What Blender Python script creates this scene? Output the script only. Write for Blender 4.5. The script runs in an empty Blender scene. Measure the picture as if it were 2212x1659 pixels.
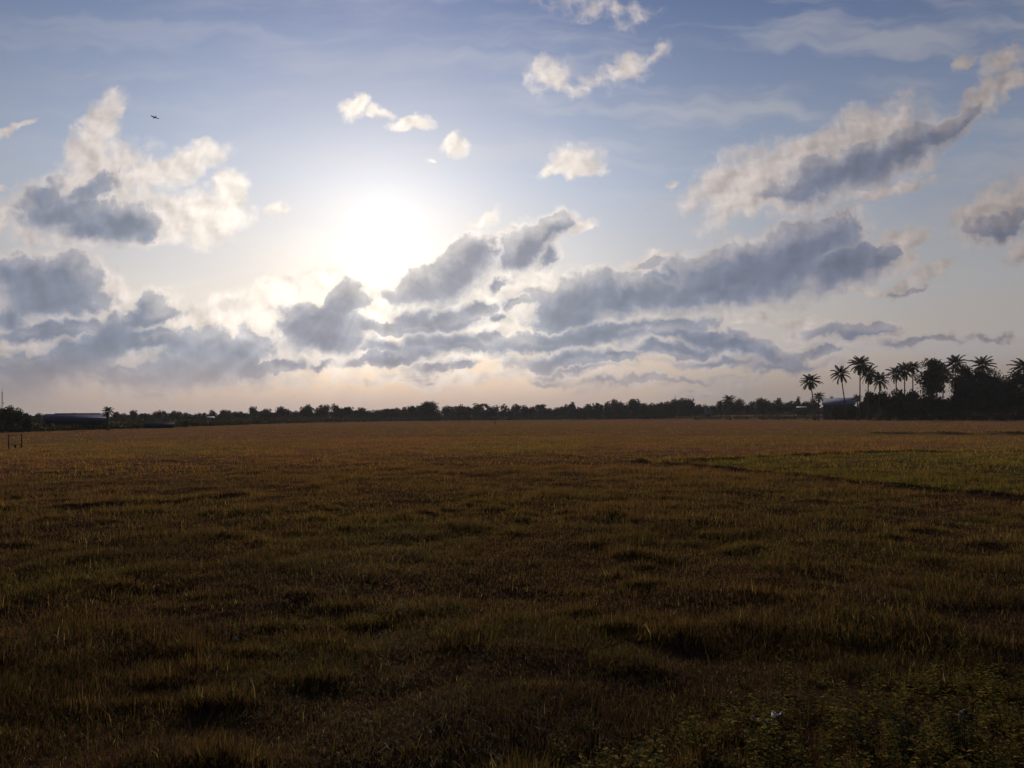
import bpy, math, random
import numpy as np
from mathutils import Vector, Matrix, Euler

R = math.radians
random.seed(11)
rng = np.random.default_rng(11)
scene = bpy.context.scene
COL = scene.collection

# ------------------------------------------------------------------ camera
CAM_H = 2.4
PITCH, ROLL = 2.37, 0.40            # looking slightly up, horizon rising a little to the right
FOC = 773.0 / 1024.0                # focal length in picture widths
cam_d = bpy.data.cameras.new("camera")
cam = bpy.data.objects.new("camera", cam_d)
COL.objects.link(cam)
cam_d.sensor_width = 36.0
cam_d.lens = 36.0 * FOC
cam_d.clip_start = 0.05
cam_d.clip_end = 20000.0
CAM_M = Euler((R(90 + PITCH), 0, 0)).to_matrix() @ Matrix.Rotation(R(-ROLL), 3, 'Z')
cam.matrix_world = Matrix.Translation((0, 0, CAM_H)) @ CAM_M.to_4x4()
scene.camera = cam

VW = 2212.0
def sight(x, y):
    """World direction of a survey bearing (x, y measured on a 2212 wide print)."""
    f = FOC * VW
    return (CAM_M @ Vector(((x - 1106.0) / f, (829.5 - y) / f, -1.0))).normalized()

def ground_at(x, y, z=0.0):
    d = sight(x, y)
    t = (z - CAM_H) / d.z
    return Vector((d.x * t, d.y * t, z))

def at(x, y, dist):
    """Point at horizontal distance dist along a bearing."""
    d = sight(x, y)
    k = dist / math.hypot(d.x, d.y)
    return Vector((d.x * k, d.y * k, CAM_H + d.z * k))

# ------------------------------------------------------------------ sun, exposure
SUN_DIR = sight(832, 518)
SUN_EL = math.asin(SUN_DIR.z)
SUN_AZ = math.atan2(SUN_DIR.x, SUN_DIR.y)
sun_d = bpy.data.lights.new("sun", 'SUN')
sun_d.energy = 3.3
sun_d.angle = R(0.6)
sun_d.color = (1.0, 0.86, 0.68)
sun = bpy.data.objects.new("sun", sun_d)
sun.rotation_euler = (-SUN_DIR).to_track_quat('-Z', 'Y').to_euler()
sun.location = (0, 0, 60)
COL.objects.link(sun)
vs = scene.view_settings
vs.view_transform = 'Standard'
vs.look = 'None'
vs.exposure = 0.0
vs.gamma = 1.0
scene.cycles.max_bounces = 6
scene.cycles.diffuse_bounces = 2
scene.cycles.transmission_bounces = 3
scene.cycles.transparent_max_bounces = 8
scene.cycles.volume_bounces = 0
scene.cycles.caustics_reflective = False
scene.cycles.caustics_refractive = False

def lin(r, g, b):
    f = lambda c: (c / 12.92 if c <= 0.04045 else ((c + 0.055) / 1.055) ** 2.4)
    return (f(r / 255), f(g / 255), f(b / 255), 1.0)

# ------------------------------------------------------------------ world: sky with clouds
class NT:
    def __init__(self, tree):
        self.t = tree
    def n(self, kind, **kw):
        nd = self.t.nodes.new(kind)
        for k, v in kw.items():
            setattr(nd, k, v)
        return nd
    def put(self, sock, v):
        if isinstance(v, bpy.types.NodeSocket):
            self.t.links.new(v, sock)
        elif v is not None:
            sock.default_value = v
    def math(self, op, a, b=None, c=None, clamp=False):
        nd = self.n('ShaderNodeMath', operation=op, use_clamp=clamp)
        self.put(nd.inputs[0], a); self.put(nd.inputs[1], b); self.put(nd.inputs[2], c)
        return nd.outputs[0]
    def vmath(self, op, a, b=None, scale=None):
        nd = self.n('ShaderNodeVectorMath', operation=op)
        self.put(nd.inputs[0], a); self.put(nd.inputs[1], b)
        if scale is not None: self.put(nd.inputs['Scale'], scale)
        return nd.outputs['Value'] if op in ('DOT_PRODUCT', 'LENGTH', 'DISTANCE') else nd.outputs[0]
    def step(self, v, a, b, lo=0.0, hi=1.0, smooth=True):
        nd = self.n('ShaderNodeMapRange', interpolation_type='SMOOTHSTEP' if smooth else 'LINEAR')
        self.put(nd.inputs[0], v)
        for i, q in zip((1, 2, 3, 4), (a, b, lo, hi)): self.put(nd.inputs[i], q)
        return nd.outputs[0]
    def mix(self, f, a, b, mode='MIX'):
        nd = self.n('ShaderNodeMix', data_type='RGBA', blend_type=mode)
        nd.clamp_factor = True
        self.put(nd.inputs[0], f); self.put(nd.inputs[6], a); self.put(nd.inputs[7], b)
        return nd.outputs[2]
    def noise(self, vec, scale, detail=3.0, rough=0.5, dist=0.0, out=0, dim='3D', lac=2.0):
        nd = self.n('ShaderNodeTexNoise', noise_dimensions=dim)
        self.put(nd.inputs['Vector'], vec)
        nd.inputs['Scale'].default_value = scale
        nd.inputs['Detail'].default_value = detail
        nd.inputs['Roughness'].default_value = rough
        nd.inputs['Lacunarity'].default_value = lac
        nd.inputs['Distortion'].default_value = dist
        return nd.outputs[out]
    def ramp(self, f, stops, interp='LINEAR'):
        nd = self.n('ShaderNodeValToRGB')
        cr = nd.color_ramp
        cr.interpolation = interp
        while len(cr.elements) < len(stops): cr.elements.new(0.5)
        for e, (p, c) in zip(cr.elements, stops):
            e.position = p
            e.color = c if len(c) == 4 else (*c, 1)
        self.put(nd.inputs[0], f)
        return nd.outputs[0]
    def new(self, kind): return self.n(kind)

WORLD_STRENGTH = 0.1
world = bpy.data.worlds.new("World")
scene.world = world
world.use_nodes = True
wt = world.node_tree
wt.nodes.clear()
W = NT(wt)

def plane_pos(x, y):
    d = sight(x, y)
    return d.x / d.y, d.z / d.y

# cloud bodies: (x, y, half length, half height, tilt, strength)
LIGHT = [
    # tall ragged cloud on the left
    (212, 278, 66, 30, 58, .9), (178, 330, 46, 40, 60, .8), (215, 385, 105, 62, 20, .85), (330, 372, 80, 36, 5, .8),
    (400, 350, 92, 30, 17, .8), (150, 450, 120, 52, 0, .8), (290, 465, 110, 55, 0, 1.0), (420, 470, 95, 50, 5, .9),
    (488, 430, 36, 58, -12, .9), (70, 485, 70, 32, 0, .6), (240, 512, 210, 20, 0, .55),
    # wisps at far left
    (30, 288, 48, 9, 28, .55), (5, 400, 30, 12, 0, .5), (0, 480, 20, 40, 0, .5),
    # small clouds above the sun
    (762, 228, 34, 22, 10, .85), (815, 240, 30, 10, 0, .4), (884, 262, 40, 14, 4, .9), (987, 314, 26, 28, 50, .8),
    (933, 352, 10, 8, 0, .55), (1248, 350, 50, 30, 0, .9), (1185, 368, 32, 15, 25, .6), (1240, 372, 60, 12, 0, .8), (608, 458, 30, 12, 0, .5),
    (1192, 160, 46, 38, 10, .42), (1225, 185, 40, 20, -35, .15), (1300, 178, 60, 18, 0, .02), (1360, 155, 52, 32, 35, .34), (1410, 122, 40, 20, 35, .1),
    (1290, 15, 120, 28, -4, .06), (1380, 40, 60, 22, 20, .02),
    (1045, 470, 40, 14, 20, .5),
    # large slanting cloud on the right
    (1585, 405, 95, 62, 40, .7), (1660, 372, 80, 50, 40, .7), (1745, 330, 75, 40, 40, .7), (1840, 320, 150, 58, 28, 1.0), (1905, 275, 70, 34, 35, .9),
    (1680, 432, 170, 30, 6, .7), (1960, 330, 90, 46, 30, .8), (2040, 270, 75, 24, 32, .7), (2130, 205, 50, 28, 45, .75), (2185, 182, 40, 22, 40, .7),
    (2085, 135, 30, 13, 42, .5), (2170, 130, 60, 30, 40, .35), (1900, 415, 130, 16, 12, .5), (1466, 392, 16, 9, 30, .5),
    # right edge
    (2150, 462, 82, 44, 30, .95), (2205, 440, 60, 44, 20, .9), (2200, 540, 40, 24, 30, .5),
    # bright puffs under the sun and mottled middle
    (610, 625, 78, 34, 25, .85), (690, 600, 52, 24, 10, .8), (560, 660, 60, 26, 10, .8), (480, 660, 70, 30, 15, .8), (830, 665, 70, 40, 20, .85),
    (585, 725, 36, 44, 0, .8), (760, 760, 120, 50, 0, .55),
    (1100, 640, 58, 60, 30, .85), (1065, 690, 60, 26, 0, .7), (1170, 590, 30, 26, 40, .7), (1140, 700, 50, 30, 0, .7), (1240, 490, 44, 11, 18, .7),
    (1405, 572, 48, 22, 8, .85), (1350, 680, 50, 16, 5, .8), (1180, 610, 40, 22, 15, .8),
    (1945, 528, 52, 28, 25, .9), (1880, 560, 60, 30, 15, .8), (1955, 570, 34, 20, 25, .5),
    (1880, 632, 58, 8, 2, .6), (1960, 612, 62, 13, 20, .7), (2030, 572, 44, 9, 38, .6), (1800, 478, 70, 14, 5, .8), (1700, 500, 60, 16, 18, .8),
    # left bank, lit side
    (205, 615, 62, 34, -28, .9), (235, 650, 60, 30, 0, .8), (355, 650, 50, 26, -30, .8), (400, 685, 70, 26, 0, .85), (270, 775, 52, 16, 20, .75), (345, 772, 34, 20, 10, .75),
    (60, 745, 130, 12, 0, .6), (290, 810, 24, 34, 0, .6), (20, 690, 60, 40, 0, .7),
    (1640, 690, 90, 14, -8, .5), (1430, 735, 60, 24, 5, .6), (900, 820, 200, 12, 0, .4),
]
DARK = [
    (140, 462, 105, 34, 2, .62), (272, 478, 62, 42, 0, 1.0), (205, 490, 80, 26, 0, .75), (200, 410, 90, 34, 30, .3), (100, 425, 60, 34, 40, .35),
    (1835, 365, 140, 40, 18, .95), (1960, 318, 80, 30, 30, .85), (2030, 285, 60, 22, 35, .8), (2080, 258, 46, 14, 35, .5), (1725, 408, 80, 22, 10, .6), (1780, 400, 120, 26, 10, .7),
    (2150, 498, 70, 20, 5, .6), (2190, 470, 50, 22, 30, .4),
    # beneath the sun
    (950, 612, 92, 36, 22, 1.0), (1025, 560, 48, 40, 45, 1.0), (985, 595, 85, 42, 30, 1.0), (1120, 535, 44, 34, 40, .95), (1180, 498, 52, 25, 35, .95), (1175, 552, 24, 20, 30, .7),
    (690, 705, 84, 48, 8, 1.0), (745, 655, 42, 34, 20, 1.0), (690, 730, 78, 32, 0, 1.0),
    (950, 692, 92, 26, 8, .9), (840, 708, 66, 16, 0, .8), (1030, 668, 46, 16, 15, .8),
    (830, 748, 56, 16, 0, .65), (960, 742, 86, 24, 0, .85), (1040, 740, 44, 18, 20, .8), (840, 778, 84, 15, 0, .85), (900, 770, 60, 18, 8, .8),
    (940, 800, 60, 11, 4, .5), (1000, 792, 36, 12, 5, .4),
    (1085, 610, 24, 12, 30, .5), (1120, 655, 26, 16, 0, .5), (1075, 680, 22, 12, 0, .45), (1060, 735, 40, 14, 0, .7),
    (1345, 636, 185, 34, 4, 1.0), (1245, 650, 80, 46, 15, 1.0), (1225, 685, 80, 24, 6, 1.0), (1620, 592, 190, 50, 10, 1.0), (1730, 545, 120, 50, 20, 1.0), (1520, 630, 220, 26, 3, 1.0), (1830, 580, 90, 34, 22, .9),
    (1905, 562, 50, 18, 30, .6), (1410, 574, 30, 12, 5, .45), (1560, 560, 80, 20, 20, .8),
    (1225, 735, 170, 22, 4, .9), (1310, 718, 85, 24, 6, 1.0), (1230, 780, 120, 18, 2, .75), (1330, 778, 90, 14, 6, .6), (1240, 805, 110, 8, 3, .35),
    (1470, 705, 66, 20, 5, .95), (1540, 730, 90, 20, -14, .8), (1590, 752, 60, 18, 0, .85), (1480, 755, 100, 16, 0, .7), (1550, 785, 130, 10, 0, .4), (1680, 770, 70, 20, -4, .6), (1700, 792, 90, 12, 0, .45), (1770, 762, 60, 12, 0, .35),
    (1830, 712, 90, 18, 3, .6), (1900, 700, 50, 12, 5, .5), (2000, 738, 110, 10, 4, .25), (2140, 728, 80, 7, 0, .2),
    (1400, 822, 170, 7, 2, .3), (1180, 822, 60, 8, 0, .25), (1960, 628, 60, 8, 10, .4),
    # left bank
    (95, 622, 105, 56, 0, .85), (60, 600, 60, 34, 0, .8), (150, 600, 50, 34, 0, .8), (120, 655, 110, 30, 0, .8), (20, 680, 40, 30, 0, .7),
    (328, 655, 28, 26, 70, .6), (300, 690, 80, 22, 12, .75), (110, 716, 120, 20, 4, .85), (230, 740, 90, 34, 25, .8), (320, 735, 90, 24, 0, .8),
    (120, 795, 150, 44, 20, .8), (60, 800, 100, 40, 0, .7), (330, 815, 140, 30, 0, .75), (460, 760, 120, 52, 0, .72), (440, 800, 160, 34, 0, .72), (590, 790, 60, 17, 0, .85), (690, 785, 36, 10, 0, .6),
]
def build_sky():
    tc = W.new('ShaderNodeTexCoord')
    D = tc.outputs['Generated']
    sep = W.new('ShaderNodeSeparateXYZ'); W.put(sep.inputs[0], D)
    dx, dy, dz = sep.outputs
    ya = W.math('MAXIMUM', W.math('ABSOLUTE', dy), 0.12)
    X = W.math('DIVIDE', dx, ya); Z = W.math('DIVIDE', dz, ya)
    cmb = W.new('ShaderNodeCombineXYZ'); W.put(cmb.inputs[0], X); W.put(cmb.inputs[1], Z)
    P = cmb.outputs[0]
    # billow: domain warping at three sizes
    half = (0.5, 0.5, 0.5)
    n1 = W.vmath('SUBTRACT', W.noise(P, 16, 2, .5, out=1, dim='2D'), half)
    n2 = W.vmath('SUBTRACT', W.noise(P, 55, 3, .6, out=1, dim='2D'), half)
    w1 = W.vmath('ADD', P, W.vmath('SCALE', n1, scale=0.034))
    PW = W.vmath('ADD', w1, W.vmath('SCALE', n2, scale=0.017))
    THR = 0.34
    def field(blobs, vec, grow=1.0):
        acc = None
        f = FOC * VW
        for (x, y, a, b, ang, s) in blobs:
            px, pz = plane_pos(x, y)
            mp = W.new('ShaderNodeMapping'); mp.vector_type = 'TEXTURE'
            W.put(mp.inputs[0], vec)
            mp.inputs['Location'].default_value = (px, pz, 0)
            mp.inputs['Rotation'].default_value = (0, 0, R(ang))
            k = grow / (1 - THR) / f * 1.06
            mp.inputs['Scale'].default_value = (a * k, b * k, 1)
            g = W.new('ShaderNodeTexGradient'); g.gradient_type = 'SPHERICAL'
            W.put(g.inputs[0], mp.outputs[0])
            v = g.outputs['Fac']
            if s < 0.99: v = W.math('MULTIPLY', v, 0.45 + 0.55 * s)
            acc = v if acc is None else W.math('SMOOTH_MAX', acc, v, 0.10)
        return acc
    FL = field(LIGHT, PW, 1.11)
    FD = field(DARK, PW, 1.27)
    PF = W.vmath('ADD', P, W.vmath('SCALE', n1, scale=0.022))
    PF = W.vmath('ADD', PF, W.vmath('SCALE', n2, scale=0.006))
    fb = W.noise(PF, 34, 8, .57, dim='2D')
    # relief towards the sun
    s0 = (SUN_DIR.x / SUN_DIR.y, SUN_DIR.z / SUN_DIR.y, 0)
    offS = W.vmath('SUBTRACT', s0, P)
    toS = W.vmath('NORMALIZE', W.vmath('ADD', W.vmath('NORMALIZE', offS), (0, 0.9, 0)))
    fa = W.noise(PF, 30, 4, .45, dim='2D')
    fb2 = W.noise(W.vmath('ADD', PF, W.vmath('SCALE', toS, scale=0.009)), 30, 4, .45, dim='2D')
    relief = W.math('SUBTRACT', fa, fb2)
    nz = W.math('SUBTRACT', fb, 0.5)
    # band of small flat clouds low over the horizon
    mpb = W.new('ShaderNodeMapping'); W.put(mpb.inputs[0], PF)
    mpb.inputs['Scale'].default_value = (7, 30, 1); mpb.inputs['Location'].default_value = (3.1, 1.7, 0)
    band = W.noise(mpb.outputs[0], 1.0, 5, .6, dim='2D')
    bmask = W.math('MULTIPLY', W.step(Z, 0.005, 0.03), W.step(Z, 0.20, 0.09))
    bmask = W.math('MULTIPLY', bmask, W.step(X, 0.62, 0.30))
    bandL = W.math('MULTIPLY', W.step(band, 0.40, 0.64, 0.0, 0.72), bmask)
    bandD = W.math('MULTIPLY', W.step(band, 0.52, 0.74, 0.0, 0.52), W.math('MULTIPLY', bmask, W.step(Z, 0.14, 0.06)))
    FL = W.math('SMOOTH_MAX', FL, bandL, 0.08)
    FD = W.math('SMOOTH_MAX', FD, bandD, 0.08)
    # how much cloud lies between a point and the sun: sunward rims bright, lee sides deep and soft
    offp = W.vmath('ADD', PW, W.vmath('SCALE', toS, scale=0.021))
    FD2 = field(DARK, offp, 1.27)
    lee = W.step(W.math('SUBTRACT', FD2, FD), -0.10, 0.22)
    shade = W.step(W.math('MULTIPLY_ADD', nz, 0.25, FD2), 0.05, 0.58)
    FLm = W.math('MAXIMUM', FL, W.math('MULTIPLY', FD, 1.22))
    gate = W.step(FLm, 0.05, 0.24)
    ng = W.math('MULTIPLY', nz, gate)
    fl = W.math('MULTIPLY_ADD', ng, 0.80, FLm)
    fd = W.math('MULTIPLY_ADD', ng, W.math('MULTIPLY_ADD', lee, -0.34, 0.55), FD)
    aL = W.step(fl, 0.11, 0.60)
    crisp = W.step(fd, 0.29, 0.47); soft = W.step(fd, 0.12, 0.72)
    aD = W.math('ADD', W.math('MULTIPLY', crisp, W.math('SUBTRACT', 1.0, lee)), W.math('MULTIPLY', soft, lee))
    # clear sky: Nishita, tinted, plus the milky haze of a humid evening
    sky = W.new('ShaderNodeTexSky'); sky.sky_type = 'NISHITA'
    sky.sun_disc = False
    sky.sun_elevation = SUN_EL; sky.sun_rotation = SUN_AZ
    sky.altitude = 0; sky.air_density = 1.0; sky.dust_density = 1.5; sky.ozone_density = 2.0
    W.put(sky.inputs[0], D) if len(sky.inputs) else None
    cosS = W.math('MINIMUM', W.vmath('DOT_PRODUCT', D, tuple(SUN_DIR)), 0.999999)
    th = W.math('MULTIPLY', W.math('ARCCOSINE', cosS), 180 / math.pi)      # degrees from the sun
    el = W.math('MULTIPLY', W.math('ARCSINE', dz), 180 / math.pi)
    def c10(c): return tuple(10 * v for v in c[:3]) + (1,)
    up = W.ramp(W.math('DIVIDE', el, 40.0, clamp=True), [
        (0.0, lin(210, 188, 178)), (0.10, lin(210, 194, 186)), (0.22, lin(202, 199, 199)), (0.42, lin(164, 178, 203)), (0.70, lin(100, 123, 170)), (1.0, lin(82, 103, 154))])
    side = W.ramp(W.math('DIVIDE', th, 90.0, clamp=True), [
        (0.0, (1.15, 1.12, 1.06)), (0.16, (1.0, 1.0, .99)), (0.28, (0.75, 0.755, 0.755)), (0.42, (0.60, 0.60, 0.605)), (1.0, (0.30, 0.31, 0.34))])
    base = W.mix(1.0, up, side, 'MULTIPLY')
    base = W.vmath('SCALE', base, scale=10.0)
    col = W.mix(0.90, sky.outputs[0], base)
    # thin cirrus veil streaks
    mpv = W.new('ShaderNodeMapping'); W.put(mpv.inputs[0], w1)
    mpv.inputs['Rotation'].default_value = (0, 0, R(-14)); mpv.inputs['Scale'].default_value = (2.2, 14, 1)
    veil = W.step(W.noise(mpv.outputs[0], 1.6, 5, .52, dim='2D'), 0.40, 0.74)
    veil = W.math('MULTIPLY', veil, W.step(X, -0.2, 0.35, 0.22, 0.55))
    col = W.mix(veil, col, W.vmath('SCALE', W.mix(1.0, lin(205, 204, 210), side, 'MULTIPLY'), scale=10.0))
    # sunlit and shaded cloud tones depend on how far from the sun they stand
    lit = W.ramp(W.math('DIVIDE', th, 45.0, clamp=True), [
        (0.0, lin(255, 247, 232)), (0.24, lin(255, 244, 232)), (0.42, lin(218, 207, 200)), (0.62, lin(194, 183, 178)), (1.0, lin(150, 140, 137))])
    dark = W.ramp(W.math('DIVIDE', th, 45.0, clamp=True), [
        (0.0, lin(176, 176, 186)), (0.15, lin(150, 153, 168)), (0.35, lin(134, 143, 160)), (0.6, lin(118, 127, 148)), (1.0, lin(92, 98, 116))])
    rl = W.math('MULTIPLY_ADD', relief, 1.0, 1.0)
    rl = W.math('MAXIMUM', W.math('MINIMUM', rl, 1.35), 0.70)
    lit = W.vmath('SCALE', lit, scale=W.math('MULTIPLY', rl, 10.0))
    rd = W.math('MULTIPLY_ADD', relief, 0.35, 1.0)
    rd = W.math('MULTIPLY', rd, W.step(fd, 0.35, 1.0, 1.10, 0.84))
    darkc = W.vmath('SCALE', dark, scale=W.math('MULTIPLY', rd, 10.0))
    darkc = W.mix(W.math('MULTIPLY_ADD', shade, -0.42, 0.42), darkc, lit)
    # sun glow
    g1 = W.math('MULTIPLY', W.math('EXPONENT', W.math('MULTIPLY', W.math('POWER', W.math('DIVIDE', th, 1.35), 2.0), -1.0)), 22.0)
    g2 = W.math('MULTIPLY', W.math('EXPONENT', W.math('DIVIDE', th, -6.5)), 4.5)
    glow = W.vmath('ADD', W.vmath('SCALE', (1.0, .97, .86), scale=g1), W.vmath('SCALE', (1.0, .90, .80), scale=g2))
    glow = W.vmath('SCALE', glow, scale=W.step(el, 1.0, 8.0, 0.25, 1.0))
    col = W.vmath('ADD', col, glow)
    col = W.mix(W.math('MULTIPLY', aL, 0.90), col, W.vmath('ADD', lit, W.vmath('SCALE', glow, scale=0.5)))
    col = W.mix(W.math('MULTIPLY', aD, 0.94), col, W.vmath('ADD', darkc, W.vmath('SCALE', glow, scale=0.12)))
    # faint rays fanning down from the sun through the humid air
    so = W.n('ShaderNodeSeparateXYZ'); W.put(so.inputs[0], offS)
    phi = W.math('ARCTAN2', so.outputs[0], W.math('MAXIMUM', so.outputs[1], 0.001))
    ray = W.n('ShaderNodeTexNoise', noise_dimensions='1D'); W.put(ray.inputs['W'], phi)
    ray.inputs['Scale'].default_value = 4.5; ray.inputs['Detail'].default_value = 2.0
    ra = W.math('MULTIPLY', W.step(ray.outputs[0], 0.42, 0.72), W.step(so.outputs[1], 0.03, 0.10))
    ra = W.math('MULTIPLY', ra, W.math('MULTIPLY', W.step(th, 32, 8), W.step(so.outputs[0], -0.05, 0.22, 0.8, 1.7)))
    col = W.vmath('ADD', col, W.vmath('SCALE', (1.0, .96, .88), scale=ra))
    # low pink haze in front of the far clouds
    hz = W.step(el, 0.0, 5.2, 0.95, 0.0)
    hcol = W.ramp(W.math('DIVIDE', th, 45.0, clamp=True), [
        (0.0, lin(206, 183, 171)), (0.3, lin(190, 169, 159)), (0.5, lin(172, 154, 146)), (0.62, lin(144, 134, 130)), (0.8, lin(140, 127, 121)), (1.0, lin(122, 113, 109))])
    col = W.mix(hz, col, W.vmath('SCALE', hcol, scale=10.0))
    # behind the viewer the evening sky is darker
    col = W.mix(W.step(dy, 0.35, -0.5), col, lin(150, 160, 190))
    bg = W.new('ShaderNodeBackground'); W.put(bg.inputs[0], col); bg.inputs[1].default_value = WORLD_STRENGTH
    out = W.new('ShaderNodeOutputWorld'); W.put(out.inputs[0], bg.outputs[0])
build_sky()
world.cycles.sampling_method = 'MANUAL'
world.cycles.sample_map_resolution = 512

# ------------------------------------------------------------------ helpers
def vnoise(x, y, seed=0):
    """Smooth value noise in numpy, 0..1."""
    xi = np.floor(x).astype(np.int64); yi = np.floor(y).astype(np.int64)
    fx = x - xi; fy = y - yi
    fx = fx * fx * (3 - 2 * fx); fy = fy * fy * (3 - 2 * fy)
    def h(i, j):
        n = (i * 374761393 + j * 668265263 + seed * 974634777) & 0x7fffffff
        n = ((n ^ (n >> 13)) * 1274126177) & 0x7fffffff
        n = n ^ (n >> 16)
        return (n & 0xffff) / 65535.0
    a = h(xi, yi); b = h(xi + 1, yi); c = h(xi, yi + 1); d = h(xi + 1, yi + 1)
    return (a * (1 - fx) + b * fx) * (1 - fy) + (c * (1 - fx) + d * fx) * fy

def fbm(x, y, seed=0, octaves=4, gain=0.5):
    t = 0; amp = 1; tot = 0
    for o in range(octaves):
        t = t + amp * vnoise(x * 2 ** o, y * 2 ** o, seed + o * 17); tot += amp; amp *= gain
    return t / tot

def sstep(v, a, b):
    t = np.clip((v - a) / (b - a), 0, 1)
    return t * t * (3 - 2 * t)

def mesh_np(name, verts, faces, mat=None, nper=None, attrs=None, smooth=False):
    """Build a mesh from arrays; faces is (n,k) or (flat, counts)."""
    me = bpy.data.meshes.new(name)
    verts = np.asarray(verts, np.float32)
    me.vertices.add(len(verts)); me.vertices.foreach_set('co', verts.ravel())
    if nper is None:
        faces = np.asarray(faces, np.int32)
        counts = np.full(len(faces), faces.shape[1], np.int32); flat = faces.ravel()
    else:
        flat = np.asarray(faces, np.int32); counts = np.asarray(nper, np.int32)
    me.loops.add(len(flat)); me.loops.foreach_set('vertex_index', flat)
    me.polygons.add(len(counts))
    starts = np.concatenate(([0], np.cumsum(counts)[:-1])).astype(np.int32)
    me.polygons.foreach_set('loop_start', starts)
    me.polygons.foreach_set('loop_total', counts)
    me.update(calc_edges=True)
    if smooth: me.polygons.foreach_set('use_smooth', np.ones(len(counts), bool))
    for an, (kind, data) in (attrs or {}).items():
        a = me.attributes.new(an, kind, 'POINT')
        key = 'color' if kind == 'FLOAT_COLOR' else 'value'
        a.data.foreach_set(key, np.asarray(data, np.float32).ravel())
    if mat: me.materials.append(mat)
    return me

class MB:
    """Collects simple shapes into one mesh."""
    def __init__(self): self.v = []; self.f = []
    def add(self, vs_, fs_):
        o = len(self.v)
        self.v += [tuple(p) for p in vs_]
        self.f += [tuple(i + o for i in f) for f in fs_]
    def box(self, c, s, rz=0.0):
        cx, cy, cz = c; hx, hy, hz = (k / 2 for k in s)
        ca, sa = math.cos(rz), math.sin(rz)
        p = []
        for z in (-hz, hz):
            for x, y in ((-hx, -hy), (hx, -hy), (hx, hy), (-hx, hy)):
                p.append((cx + x * ca - y * sa, cy + x * sa + y * ca, cz + z))
        self.add(p, [(3, 2, 1, 0), (4, 5, 6, 7), (0, 1, 5, 4), (1, 2, 6, 5), (2, 3, 7, 6), (3, 0, 4, 7)])
    def tube(self, pts, rad, n=7, cap=True):
        rings = []
        pts = [Vector(p) for p in pts]
        for i, p in enumerate(pts):
            t = (pts[min(i + 1, len(pts) - 1)] - pts[max(i - 1, 0)]).normalized()
            a = t.orthogonal().normalized(); 
            if abs(t.z) > .3: a = (Vector((1, 0, 0)) - t * t.x).normalized()
            b = t.cross(a)
            r = rad[i] if hasattr(rad, '__len__') else rad
            rings.append([p + (a * math.cos(2 * math.pi * k / n) + b * math.sin(2 * math.pi * k / n)) * r for k in range(n)])
        vs_ = [q for rg in rings for q in rg]
        fs_ = []
        for i in range(len(rings) - 1):
            for k in range(n):
                fs_.append((i * n + k, i * n + (k + 1) % n, (i + 1) * n + (k + 1) % n, (i + 1) * n + k))
        if cap:
            fs_.append(tuple(range(n - 1, -1, -1))); fs_.append(tuple((len(rings) - 1) * n + k for k in range(n)))
        self.add(vs_, fs_)
    def mesh(self, name, mat, smooth=False):
        flat = [i for f in self.f for i in f]
        return mesh_np(name, self.v, flat, mat, [len(f) for f in self.f], smooth=smooth)

def link(name, me, parent=None):
    o = bpy.data.objects.new(name, me); COL.objects.link(o)
    if parent: o.parent = parent
    return o
def tag(o, label=None, cat=None, group=None, kind=None):
    for k, v in (('label', label), ('category', cat), ('group', group), ('kind', kind)):
        if v: o[k] = v
    return o
def empty(name, loc, rz=0.0, sc=1.0):
    o = bpy.data.objects.new(name, None); COL.objects.link(o)
    o.empty_display_size = 0.3
    o.location = loc; o.rotation_euler = (0, 0, rz)
    o.scale = (sc,) * 3 if not hasattr(sc, '__len__') else sc
    return o

# ------------------------------------------------------------------ materials
def material(name, build):
    m = bpy.data.materials.new(name); m.use_nodes = True
    t = m.node_tree; t.nodes.clear()
    N = NT(t)
    out = N.new('ShaderNodeOutputMaterial')
    N.put(out.inputs[0], build(N))
    return m

def leafy(name, c1, c2, trans=0.35, scale=1.5, rough=0.7, spec=0.1):
    def b(N):
        geo = N.new('ShaderNodeNewGeometry'); tc = N.new('ShaderNodeTexCoord')
        rnd = geo.outputs['Random Per Island']
        nz = N.noise(tc.outputs['Object'], scale, 3)
        f = N.math('MULTIPLY_ADD', rnd, 0.5, N.math('MULTIPLY', nz, 0.5))
        c = N.mix(N.step(f, 0.25, 0.75), (*c1, 1), (*c2, 1))
        p = N.new('ShaderNodeBsdfPrincipled'); N.put(p.inputs['Base Color'], c)
        p.inputs['Roughness'].default_value = rough
        p.inputs['Specular IOR Level'].default_value = spec
        tr = N.new('ShaderNodeBsdfTranslucent'); N.put(tr.inputs[0], N.mix(1.0, c, (1.3, 1.15, .6, 1), 'MULTIPLY'))
        mx = N.new('ShaderNodeMixShader'); mx.inputs[0].default_value = trans
        N.put(mx.inputs[1], p.outputs[0]); N.put(mx.inputs[2], tr.outputs[0])
        return mx.outputs[0]
    return material(name, b)

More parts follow.
